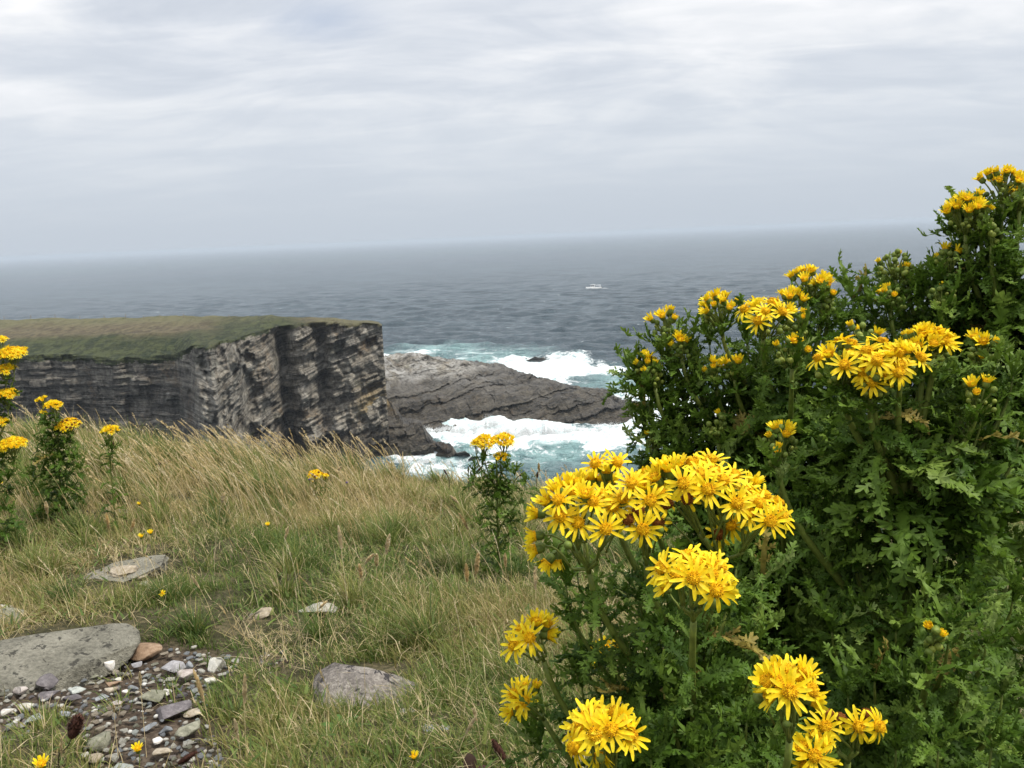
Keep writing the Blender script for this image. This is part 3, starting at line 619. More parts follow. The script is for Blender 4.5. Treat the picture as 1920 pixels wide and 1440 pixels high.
PEB = [
 (196, 1242, 46, 36, 'white', 'white quartz stone with dark spots, brightest in the gravel', .9, 0), (270, 1216, 66, 32, 'brown', 'rusty brown wedge of rock at the back of the gravel', .8, .35),
 (86, 1278, 44, 33, 'purple', 'dark purple-grey angular stone at the left of the gravel', .9, 0), (112, 1243, 22, 14, 'green', 'small pale green stone against the slab edge', .7, .2),
 (140, 1238, 36, 14, 'green', 'long flat greenish stone left of the white quartz', .6, .1), (140, 1260, 26, 22, 'blue', 'blue-grey wedge below the long greenish stone', .8, .4),
 (169, 1250, 18, 10, 'white', 'small white chip touching the white quartz', .8, 0), (171, 1261, 28, 13, 'olive', 'flat mossy tan stone under the white chip', .7, .1),
 (144, 1287, 32, 17, 'green', 'long pale green pebble slanting up to the right', .6, .5), (135, 1303, 36, 24, 'purple', 'dark purple stone below the slanting green pebble', .7, .3),
 (88, 1298, 40, 18, 'purple', 'flat purple slab directly under the dark angular stone', .5, .2), (326, 1246, 44, 30, 'lilac', 'large lilac-grey stone at the back right of the gravel', .8, .4),
 (355, 1243, 18, 15, 'blue', 'small blue-white pebble right of the lilac stone', .9, 0), (406, 1240, 34, 33, 'pale', 'white-grey block at the right end of the gravel', .9, .3),
 (350, 1260, 38, 22, 'pink', 'pink speckled stone in front of the lilac stone', .8, .2), (285, 1298, 52, 28, 'olive', 'broad olive-grey stone in the middle of the gravel', .7, .3),
 (324, 1327, 68, 32, 'purple', 'large flat purple-grey stone, widest in the gravel', .7, .25), (212, 1277, 34, 15, 'brown', 'low brown wedge below the white quartz', .7, 0),
 (208, 1290, 24, 17, 'tan', 'tan pebble under the low brown wedge', .8, .3), (191, 1303, 28, 11, 'blue', 'flat slate-blue pebble under the tan one', .6, .05),
 (219, 1312, 24, 13, 'pink', 'buff pebble right of the slate-blue pebble', .7, .2), (250, 1287, 20, 20, 'blue', 'dark blue-grey upright stone beside the olive one', .9, .2),
 (310, 1294, 24, 11, 'white', 'flat white stone between olive and lilac stones', .7, 0), (47, 1317, 30, 18, 'pale', 'rounded cream-green stone near the left edge of the gravel', .8, .5),
 (186, 1386, 44, 38, 'olive', 'grey-brown block standing at the bottom of the gravel', .9, .3), (352, 1363, 50, 30, 'olive', 'mossy olive stone at the gravel edge by the right-hand grass', .8, .5),
 (311, 1361, 28, 20, 'blue', 'square blue-grey stone left of the mossy olive one', .8, .2), (279, 1358, 30, 14, 'blue', 'thin blue-green stone left of the square one', .7, .3),
 (303, 1406, 38, 20, 'tan', 'tan triangular stone at the bottom of the gravel', .8, -.3), (294, 1384, 22, 12, 'white', 'white angular chip above the tan triangle', .8, 0),
 (12, 1330, 28, 18, 'white', 'chalky white stone cut by the left edge of the photo', .8, 0), (176, 1417, 32, 20, 'tan', 'light brown stone below the grey-brown block', .8, .2),
 (160, 1410, 22, 12, 'pale', 'pale chip left of the light brown stone', .8, 0), (228, 1437, 44, 18, 'green', 'pale green stone on the bottom edge of the photo', .8, .1),
 (118, 1335, 26, 17, 'blue', 'pale blue-grey stone by the left-hand grass tuft', .8, .3), (396, 1272, 26, 16, 'pale', 'cream pebble below the white-grey block', .8, 0),
 (362, 1330, 34, 16, 'tan', 'cream stone right of the widest purple stone', .7, .1), (255, 1243, 24, 16, 'lilac', 'grey pebble in front of the rusty brown wedge', .8, 0),
 (36, 1290, 30, 22, 'pink', 'greyish pink stone left of the dark purple stone', .8, 0), (62, 1345, 34, 20, 'green', 'pale green stone half under the left-hand grass tuft', .8, .2),
 (220, 1270, 16, 10, 'pale', 'tiny cream wedge right below the quartz', .8, 0), (236, 1292, 15, 8, 'white', 'bright white chip above the slate-blue pebble', .8, 0)]
for i, (px, py, a, b, m_, lb, fl, ro) in enumerate(PEB):
    put_stone(px, py, a, b, m_, lb, 'pebble', 'pebble', 'stones lying in the bare gravel patch', seed=60+i, sub=3, flat=fl*.85, rot=ro, sink=.16, rough=.03, cuts=13, cutd=(.32, .72), lift=-.005)
rng = np.random.default_rng(77)
PB = np.array(PATCH); cnt = 0
big = np.array([(p[0], p[1], p[2]) for p in PEB])
words_ = {'blue': 'small blue-grey pebble among the larger stones of the gravel', 'pale': 'small cream pebble among the larger stones of the gravel', 'olive': 'small olive pebble among the larger stones of the gravel',
          'purple': 'small purple-grey pebble among the larger stones of the gravel', 'green': 'small pale green pebble among the larger stones of the gravel', 'tan': 'small tan pebble among the larger stones of the gravel'}
placed = []
tries = 0
while cnt < 230 and tries < 20000:
    tries += 1
    px, py = rng.uniform(-20, 470), rng.uniform(1205, 1450)
    inside = dseg(np.array([px]), np.array([py]), [(-60, 1290), (60, 1250), (170, 1240), (230, 1222), (330, 1215), (435, 1225), (455, 1250), (385, 1300), (400, 1370), (430, 1450), (180, 1460), (150, 1390), (105, 1330), (20, 1395), (-60, 1400)])[0]
    if inside < 2 or (py < 1262 and px < 150 and py < 1285-px*.3): continue
    wd = rng.uniform(8, 21)
    if (((big[:, 0]-px)/(big[:, 2]/2+wd*.42))**2+((big[:, 1]-py)/(big[:, 2]*.32+wd*.3))**2 < 1).any(): continue
    if placed and ((np.array(placed)[:, :2]-[px, py])**2).sum(1).min() < (wd*.62)**2: continue
    placed.append((px, py)); k_ = rng.choice(['blue', 'pale', 'olive', 'purple', 'green', 'tan'], p=[.16, .28, .15, .08, .14, .19])
    put_stone(px, py, wd, wd*rng.uniform(.45, .75), k_, words_[k_], 'pebble', 'pebble', 'small %s pebbles in the gravel' % {'blue': 'blue-grey', 'pale': 'cream', 'olive': 'olive', 'purple': 'purple-grey', 'green': 'pale green', 'tan': 'tan'}[k_],
              seed=int(rng.integers(0, 12)), sub=3, flat=.7, cuts=13, rough=.025, cutd=(.30, .66), rot=rng.uniform(-1.5, 1.5), sink=.15, own=False, lift=-.004); cnt += 1
# fine chips: beyond counting
mb = MB(); V1, F1 = ICO[1]
NCH = 3200
for i in range(NCH*3):
    a, b = rng.uniform(-3.4, .5), rng.uniform(.9, 2.6)
    if len(mb.V) >= NCH: break
    if dworld(np.array([a]), np.array([b]), PATCH)[0] < .01 and (dworld(np.array([a]), np.array([b]), PATCH2)[0] < 0) : continue
    if dworld(np.array([a]), np.array([b]), SLAB)[0] > -.01: continue
    r_ = rng.uniform(.0015, .0065); q = V1*(1+.5*rng.random((len(V1), 1)))*np.array([r_, r_*rng.uniform(.5, 1), r_*.6]); t = rng.random()*6.28
    q = q@np.array([[math.cos(t), math.sin(t), 0], [-math.sin(t), math.cos(t), 0], [0, 0, 1]])
    mb.add(q+np.array([a, b, float(zrel(a, b))+H-.012+rng.uniform(0, .006)]), F1, None, 0, rng.random())
m_ch, n = newmat("gravel_chips"); out(n, principled(n, n.ramp(n.attr('v'), [(0, (.08, .09, .10)), (.3, (.2, .2, .19)), (.5, (.12, .10, .09)), (.7, (.34, .32, .27)), (1, (.55, .54, .5))]), .9))
tag(mb.build("gravel", m_ch), 'fine stone chips between the pebbles', 'gravel', None, 'stuff')

# ================================================================== GRASS
def blades(base, h, w, az, lean, curl, v, nseg=3, bend_dir=None, tip=.12):
    """arrays of blades -> verts, tris/quads; lean/curl in radians along the blade"""
    N = len(h); k = nseg+1; t = np.linspace(0, 1, k)[None]
    ang = lean[:, None]+curl[:, None]*t                       # angle from vertical
    ds = h[:, None]/nseg
    r = np.concatenate([np.zeros((N, 1)), np.cumsum(np.sin(ang[:, :-1])*ds, 1)], 1)
    zz = np.concatenate([np.zeros((N, 1)), np.cumsum(np.cos(ang[:, :-1])*ds, 1)], 1)
    dx, dy = np.cos(az)[:, None], np.sin(az)[:, None]
    cx = base[:, 0:1]+r*dx; cy_ = base[:, 1:2]+r*dy; cz = base[:, 2:3]+zz
    ww = w[:, None]*(1-t**1.6*(1-tip))*.5
    tw = az+np.pi/2+np.random.default_rng(len(h)).normal(0, .5, N); px_, py_ = np.cos(tw)[:, None]*ww, np.sin(tw)[:, None]*ww
    L = np.stack([cx-px_, cy_-py_, cz], 2); Rr = np.stack([cx+px_, cy_+py_, cz], 2)
    V = np.stack([L, Rr], 2).reshape(N, k*2, 3)
    q = np.array([[2*i, 2*i+1, 2*i+3, 2*i+2] for i in range(nseg)])
    Q = (np.arange(N)*k*2)[:, None, None]+q[None]
    return V.reshape(-1, 3), Q.reshape(-1, 4), np.repeat(v, k*2)
rng = np.random.default_rng(99)
def field(cnt, y0, y1, xm=.70, xa=.25):
    yy = np.sqrt(rng.uniform(y0**2, y1**2, cnt)); xx = rng.uniform(-1, 1, cnt)*(yy*xm+xa); return xx, yy
def n2(x, y, s, f): return fbm(np.stack([x*f, y*f, x*0+s], 1), 3, s)
PV, PQ, PA = [], [], []; off = 0
def push(r):
    global off
    PV.append(r[0]); PQ.append(r[1]+off); PA.append(r[2]); off += len(r[0])
def tufts(nt, y0, y1, nb, hmul, wmul, hard=False):
    x, y = field(nt, y0, y1)
    # a lush fringe along the brow, shorter sward near the stones
    lush = n2(x, y, 5, .9); clump = n2(x, y, 8, 3.2)
    bare = np.maximum.reduce([dworld(x, y, r)/.05+.6 for r in (PATCH, PATCH2)])
    rock = np.maximum.reduce([dworld(x, y, r) for r in (SLAB, BOULD, LEDGE)])
    bare = np.maximum(bare, np.minimum(dworld(x, y, PATCH3)/.1+.3, .62))
    keep = (rng.random(nt) > np.clip(bare, 0, .97)) & (rock < .0) & (rng.random(nt) < np.clip(.35+1.6*clump-.25*(y < 2.2), .2, 1))
    x, y, lush, clump, rock = x[keep], y[keep], lush[keep], clump[keep], rock[keep]
    far = np.clip((y-2.3)/1.6, 0, 1); left = np.clip((-x-.1)/1.2, 0, 1)
    h = (.036+.045*clump+far*(.0+.075*left*np.clip((lush-.35)*4, 0, 1)))*rng.uniform(.6, 1.4, len(x))*hmul
    h *= np.where((rock > -.07) | (bare[keep] > -.9), .6, 1)
    M = len(x); bi = np.repeat(np.arange(M), nb); N = len(bi)
    az_ = rng.random(N)*6.28; rad_ = np.abs(rng.normal(0, .022, N))
    bx, by = x[bi]+np.cos(az_)*rad_, y[bi]+np.sin(az_)*rad_
    hb = h[bi]*rng.uniform(.45, 1.25, N)
    dry = np.clip(n2(x, y, 14, 1.4)*1.7-.62+far*.30+rng.normal(0, .13, M), 0, 1)[bi]
    v = np.clip(rng.random(N)*.42+dry*.58, 0, 1)
    v = np.where(rng.random(N) < .05+.13*dry, rng.uniform(.78, 1, N), v)
    lean = np.abs(rng.normal(.35, .32, N)); curl = rng.normal(.9, .7, N)
    base = np.stack([bx, by, zrel(bx, by)+H-.012], 1)
    wind = rng.random(N) < .35; az_ = np.where(wind, rng.normal(2.9, .5, N), az_)
    wd = rng.uniform(.0013, .0032, N)*np.where(rng.random(N) < .07, 1.9, 1)*wmul*(1+.35*np.clip(y[bi]-2, 0, 3))
    push(blades(base, hb, wd, az_, lean, curl, v))
tufts(9500, .75, 2.4, 22, 1.0, 1.0)
tufts(11000, 2.2, 4.9, 19, 1.0, 1.0)
tufts(1500, 4.8, 8, 14, .8, 1.7)
# tussocks: dense arching clumps
x, y = field(420, 1.5, 4.7); lush = n2(x, y, 5, .9)
k_ = (np.maximum.reduce([dworld(x, y, r) for r in (SLAB, BOULD, LEDGE, PATCH)]) < -.06) & (rng.random(len(x)) < np.clip(.25+(y-1.6)*.35, 0, .95))
x, y, lush = x[k_], y[k_], lush[k_]; M = len(x); nb = 150; bi = np.repeat(np.arange(M), nb); N = len(bi)
az_ = rng.random(N)*6.28; rad_ = np.abs(rng.normal(0, .028, N)); bx, by = x[bi]+np.cos(az_)*rad_, y[bi]+np.sin(az_)*rad_
hh_ = (rng.uniform(.075, .13, M)+np.clip(-x-.2, 0, 1)*.05*np.clip((y-2.6), 0, 1))[bi]*rng.uniform(.5, 1.2, N)
tone = rng.uniform(0, .5, M)[bi]+np.clip(y[bi]-3.2, 0, 1)*.15; v = np.clip(tone+rng.normal(0, .12, N)+(rng.random(N) < .12)*.5, 0, 1)
push(blades(np.stack([bx, by, zrel(bx, by)+H-.012], 1), hh_*1.25, rng.uniform(.0016, .0032, N)*(1+.2*np.clip(y[bi]-2, 0, 3)), np.where(rng.random(N) < .3, rng.normal(2.9, .5, N), az_), np.abs(rng.normal(.2, .2, N)), rng.normal(1.2, .5, N), v, 4))
# matted dead thatch, curled and pale
x, y = field(60000, .8, 4.6); cl = n2(x, y, 22, 2.6)
k_ = (rng.random(len(x)) < np.clip((cl-.36)*3+.5*(dworld(x, y, PATCH3) > 0), .03, 1)) & (np.maximum.reduce([dworld(x, y, r) for r in (SLAB, BOULD)]) < 0) & (dworld(x, y, PATCH) < -.02)
x, y = x[k_], y[k_]; N = len(x); base = np.stack([x, y, zrel(x, y)+H+rng.uniform(-.005, .03, N)], 1)
push(blades(base, rng.uniform(.03, .10, N), rng.uniform(.0009, .0019, N), rng.random(N)*6.28, rng.uniform(.5, 1.4, N), rng.normal(.9, .9, N), rng.uniform(.7, 1, N)))
# broad little weed leaves low in the sward
x, y = field(16000, .8, 4.2); cl = n2(x, y, 51, 3.0)
k_ = (rng.random(len(x)) < np.clip((cl-.46)*5, .01, 1)) & (np.maximum.reduce([dworld(x, y, r) for r in (SLAB, BOULD, PATCH)]) < -.02)
x, y = x[k_], y[k_]; N = len(x); base = np.stack([x, y, zrel(x, y)+H+rng.uniform(.0, .03, N)], 1)
push(blades(base, rng.uniform(.018, .05, N), rng.uniform(.004, .009, N), rng.random(N)*6.28, rng.uniform(.5, 1.3, N), rng.normal(.6, .4, N), rng.uniform(.05, .45, N), 4))
# the turf carries on to either side of the view
for sg in (-1, 1):
    M = 5200; y = np.sqrt(rng.uniform(.3, 25, M)); x = sg*(y*.70+.25+rng.random(M)**1.2*2.6); nb = 16; bi = np.repeat(np.arange(M), nb); N = M*nb
    az_ = rng.random(N)*6.28; bx, by = x[bi]+np.cos(az_)*np.abs(rng.normal(0, .03, N)), y[bi]+np.sin(az_)*np.abs(rng.normal(0, .03, N))
    push(blades(np.stack([bx, by, zrel(bx, by)+H-.012], 1), rng.uniform(.04, .12, N), rng.uniform(.003, .005, N), az_, np.abs(rng.normal(.35, .3, N)), rng.normal(.9, .6, N), np.clip(rng.normal(.38, .25, N), 0, 1)))
m_grass = leafy("grass_blade", [(0, (.050, .090, .016)), (.22, (.095, .145, .028)), (.45, (.17, .195, .045)), (.62, (.26, .225, .075)), (.78, (.36, .285, .13)), (1, (.60, .49, .30))], .6, .34, gain=1.14)
tag(mk("grass", np.concatenate(PV), np.concatenate(PQ), m_grass, None, {'v': np.concatenate(PA)}), 'rough green and straw-coloured turf grass', 'grass', None, 'stuff')

# ---------------------------------------------------------------- flowering stalks bending in the wind
def stalk_geo(mb, base, tip, thick, headlen, headr, va, rg, sag=.25, side=(-1, 0)):
    base, tip = np.array(base), np.array(tip); L = np.linalg.norm(tip-base); t = np.linspace(0, 1, 8)[:, None]
    mid = (base+tip)/2+np.array([0, 0, L*sag*.5])-np.array([(tip-base)[0]*.3, 0, 0])
    pts = (1-t)**2*base+2*t*(1-t)*mid+t**2*tip
    mb.tube(pts, np.linspace(thick, thick*.6, 8), 3, 0, va, False)
    return pts
def seed_head(mb, pts, headlen, headr, va, rg, cnt=26, spread=1.0):
    # spikelets set around the last stretch of the stem
    seg = np.linalg.norm(np.diff(pts, axis=0), axis=1); cum = np.concatenate([[0], np.cumsum(seg)]); Lt = cum[-1]
    V = []; T = []
    ts = Lt-headlen+headlen*np.sort(rg.random(cnt))
    c = np.stack([np.interp(ts, cum, pts[:, j]) for j in range(3)], 1); T0 = pts[-1]-pts[-3]; T0 = T0/np.linalg.norm(T0)
    f = (ts-(Lt-headlen))/headlen; rr_ = headr*np.sin(np.clip(f*.93+.07, 0, 1)*math.pi)**.6
    for i in range(cnt):
        d = rg.normal(size=3); d -= d@T0*T0; d /= np.linalg.norm(d)
        s_ = np.cross(d, T0)*headr*.42; a = c[i]; b = a+d*rr_[i]*spread+T0*headlen*.11; m_ = (a+b)/2
        V += [a, m_+s_, b+T0*headlen*.05, m_-s_]; T.append((4*i, 4*i+1, 4*i+2, 4*i+3))
    mb.add(np.array(V), None, T, 0, va)
mb = MB(); rg = np.random.default_rng(31)
def stalks(cnt, fx, fy, hr, lean):
    for i in range(cnt):
        x = fx(); y = fy()
        if dworld(np.array([x]), np.array([y]), PATCH)[0] > -.05 or dworld(np.array([x]), np.array([y]), SLAB)[0] > -.03 or dworld(np.array([x]), np.array([y]), BOULD)[0] > -.03: continue
        b = np.array([x, y, float(zrel(x, y))+H]); h = rg.uniform(*hr); l = rg.normal(lean, .16)*h
        tp = b+np.array([l, rg.normal(0, .12)*h, h]); sc_ = max(1, y/2.2)
        va = rg.uniform(.45, 1)
        p_ = stalk_geo(mb, b, tp, .00075*sc_, 0, 0, va, rg)
        if rg.random() < .9: seed_head(mb, p_, rg.uniform(.03, .075), rg.uniform(.0016, .0032)*sc_, min(1, va+.1), rg, 16, rg.uniform(.7, 1.6))
stalks(720, lambda: rg.uniform(-3.1, -.55), lambda: rg.uniform(2.9, 4.9), (.11, .26), -.42)
stalks(300, lambda: rg.normal(-1.35, .35), lambda: rg.uniform(3.3, 4.7), (.15, .28), -.5)
stalks(190, lambda: rg.uniform(-.9, .7), lambda: rg.uniform(3.4, 5.6), (.09, .20), -.35)
stalks(300, lambda: rg.uniform(-2.2, .8), lambda: rg.uniform(1.3, 3.4), (.09, .20), -.25)
m_straw = leafy("straw_stalk", [(0, (.26, .23, .08)), (.5, (.50, .39, .17)), (.8, (.70, .55, .29)), (1, (.78, .67, .45))], .6, .25)
tag(mb.build("seed_grass", m_straw), 'straw-coloured flowering grass stalks bending left in the wind', 'tall grass', None, 'stuff')
# individual foreground seed stalks: (tip px, tip py, root px, root py, head length px, head half-width px, shade)
ST = [(635, 990, 652, 1150, 42, 4.5, 1), (730, 1005, 716, 1140, 36, 5, .95), (459, 1270, 462, 1420, 55, 5, .85), (897, 1040, 890, 1130, 40, 6, .75), (874, 1060, 880, 1160, 34, 5, .7), (947, 1040, 950, 1110, 26, 4, .8),
      (1003, 1065, 1006, 1170, 45, 4, .9), (262, 1262, 275, 1420, 26, 3.5, .9), (440, 1352, 455, 1440, 40, 4.5, .95), (892, 1345, 855, 1440, 40, 4, .9), (888, 1330, 905, 1420, 26, 3.5, .9), (674, 1060, 684, 1150, 26, 5, .8),
      (200, 965, 212, 1050, 28, 4, .7), (252, 975, 240, 1060, 26, 4, .75), (420, 925, 402, 1080, 20, 4, .95), (86, 942, 95, 1010, 24, 4, .9), (365, 1262, 400, 1400, 60, 5, .75), (213, 1322, 222, 1420, 14, 3, .9),
      (612, 1128, 545, 1240, 20, 3.5, .9), (360, 1082, 405, 1180, 26, 3, .85), (706, 1040, 708, 1120, 24, 5, .85), (540, 990, 528, 1080, 24, 3.5, .9), (640, 875, 615, 930, 16, 3, .9), (1010, 870, 1012, 930, 18, 3, .6), (862, 965, 905, 1080, 34, 4, .75),
      (845, 930, 900, 1010, 20, 3, .9), (115, 1385, 118, 1450, 40, 3, .9), (700, 1040, 660, 1110, 22, 4, .9)]
STL = ['pale club-shaped seed head standing above the middle turf', 'cream seed head leaning right beside the pale club-shaped one', 'thick pinkish seed spike right of the gravel', 'dense pinkish seed head left of the small ragwort foot', 'slim pinkish seed head next to the denser one',
       'small tan seed head near the root of the small ragwort', 'upright cream seed spike beside the left edge of the big ragwort', 'pale seed stalk rising in front of the olive stone', 'drooping cream seed head leaning left near the bottom', 'branched pale seed stalk leaning right at the bottom',
       'short pale seed tip beside the branched bottom stalk', 'small pink-brown seed head under the club-shaped one', 'thin grey seed stalk behind the bedrock ledge', 'thin seed stalk crossing the bedrock ledge', 'long straight cream stalk in the middle-left turf', 'pale bent seed head at the upper left turf',
       'brown seed stalk arching over the right end of the gravel', 'thin pale seed tip in front of the grey-brown block', 'pale seed stalk slanting right above the boulder', 'thin stalk leaning left over the turf above the gravel', 'feathery cream seed head right of the pink-brown one', 'slender seed stalk with cream tip in the middle turf',
       'cream stalk leaning right against the dark shore ledges', 'tiny seed stalk against the sea right of the small ragwort', 'arched tan seed stalk left of the big ragwort', 'drooping cream seed head left of the small ragwort', 'pale seed stalk at the bottom left by the plantain head', 'pale seed stalk leaning right from the middle turf']
for (tx, ty, bx, by, hl, hw, va), lb in zip(ST, STL):
    b = ground_hit(bx, by); d = (b-EYE)@CF; tp = P(tx, ty, d*.99); rt_ = empty("grass_stalk", b); s_ = d/F
    tag(rt_, lb, 'grass stalk', 'seed stalks standing clear of the turf')
    m1 = MB(); p_ = stalk_geo(m1, b, tp, .0008, 0, 0, va, rg, .12); m1.build("stem", m_straw, rt_, origin=b)
    m2 = MB(); seed_head(m2, p_, hl*s_, hw*s_*1.15, min(1, va+.08), rg, 120, .9); m2.build("seed_head", m_straw, rt_, origin=b)
# ================================================================== RAGWORT
m_leaf = leafy("ragwort_leaf", [(0, (.036, .082, .008)), (.35, (.076, .146, .014)), (.65, (.130, .215, .026)), (.85, (.20, .29, .05)), (.93, (.25, .33, .10)), (1, (.36, .27, .06))], .55, .33, spec=.25, noise_scale=130)
m_stem = leafy("ragwort_stem", [(0, (.08, .11, .02)), (.6, (.16, .20, .035)), (1, (.22, .25, .06))], .5, .05, noise_scale=200)
m_cup = leafy("flower_cup", [(0, (.08, .13, .022)), (.5, (.17, .23, .04)), (1, (.32, .36, .06))], .5, .15, noise_scale=300)
m_petal = leafy("yellow_petal", [(0, (.86, .52, .006)), (.5, (.97, .70, .012)), (1, (.98, .82, .03))], .5, .32, noise_scale=250, spec=.2)
m_disc = leafy("flower_disc", [(0, (.45, .19, .006)), (.5, (.80, .42, .006)), (1, (.92, .60, .014))], .7, .1, noise_scale=900, spec=.1)
m_wither = leafy("withered_disc", [(0, (.09, .03, .008)), (1, (.28, .10, .02))], .8, .05, noise_scale=900, spec=.1)
def leaf_geo(L, Wd, nl, rg, droop=.6, curl=.5, roundness=.5):
    V = []; T = []
    def prof(t): return (math.sin(math.pi*min(1, t*.88+.10))**.7)*(.45+.55*t)*1.25
    ns = 9; cen = []
    for i in range(ns):
        t = i/(ns-1); w_ = Wd*(.05+.10*t*(1-t)*2)
        V += [(t*L*.93, -w_, 0), (t*L*.93, 0, .012*L), (t*L*.93, w_, 0)]
    for i in range(ns-1):
        for j in (0, 1):
            a = 3*i+j; T += [(a, a+3, a+4), (a, a+4, a+1)]
    OUT = [(0, -.14), (.22, -.15), (.34, -.62), (.46, -.74), (.47, -.20), (.58, -.24), (.76, -.68), (.88, -.58), (.80, -.12), (1.0, -.20), (1.10, .0), (.98, .18), (.80, .14), (.86, .62), (.72, .70), (.58, .24), (.46, .20), (.48, .76), (.34, .64), (.22, .15), (0, .14)]
    def lobe(x0, side, ang, ln, wd):
        c, s = math.cos(ang), math.sin(ang); b = len(V); up = rg.uniform(-.25, .5); ph = rg.random()*6
        pts = [(.45, 0)]+[(a*(1+rg.uniform(-.07, .07)), q*(1+rg.uniform(-.2, .2))) for a, q in OUT]
        for k, (a, q) in enumerate(pts):
            A_, Q_ = a*ln, q*wd
            X_ = x0+A_*c-Q_*s*side*-1*-1; Y_ = side*(A_*s)+Q_*c
            z_ = up*A_*(.4+a)+.09*ln*math.sin(a*9+ph+q*7)+(.0 if k else .05*ln)
            V.append((X_, Y_, z_))
        for k in range(1, len(pts)-1): T.append((b, b+k, b+k+1))
    for i in range(nl):
        t = .10+.80*i/(nl-1)
        for sd in (-1, 1):
            l_ = Wd*.5*prof(t)*rg.uniform(.8, 1.15)
            lobe(t*L*.92+rg.uniform(-.02, .02)*L, sd, R(rg.uniform(42, 66))*(1-.25*t), l_, l_*(.34+.26*roundness))
    lobe(L*.86, 1, 0, L*.17+Wd*.08, Wd*.28)
    V = np.array(V); T = np.array(T)
    # crinkle and arch
    V[:, 2] += .06*Wd*np.sin(V[:, 0]/L*17+V[:, 1]/Wd*9+rg.random()*6)+rg.uniform(.05, .5)*np.abs(V[:, 1])
    a = droop*V[:, 0]/L; k = V[:, 0]
    X_ = np.where(np.abs(droop) > 1e-3, L/droop*np.sin(a), k); Z_ = -(L/droop)*(1-np.cos(a))
    V = np.stack([X_+np.sin(a)*V[:, 2], V[:, 1], Z_+np.cos(a)*V[:, 2]], 1)
    tw = rg.uniform(-.5, .5)*V[:, 0]/L; V = np.stack([V[:, 0], V[:, 1]*np.cos(tw)-V[:, 2]*np.sin(tw), V[:, 1]*np.sin(tw)+V[:, 2]*np.cos(tw)], 1)
    return V, T
rgL = np.random.default_rng(7)
LV = [leaf_geo(1, rgL.uniform(.42, .56), int(rgL.integers(7, 10)), rgL, rgL.uniform(-.3, 1.5), roundness=rgL.uniform(.2, 1)) for _ in range(9)]
LVs = [leaf_geo(1, rgL.uniform(.42, .6), 4, rgL, rgL.uniform(-.5, .9), roundness=.3) for _ in range(5)]
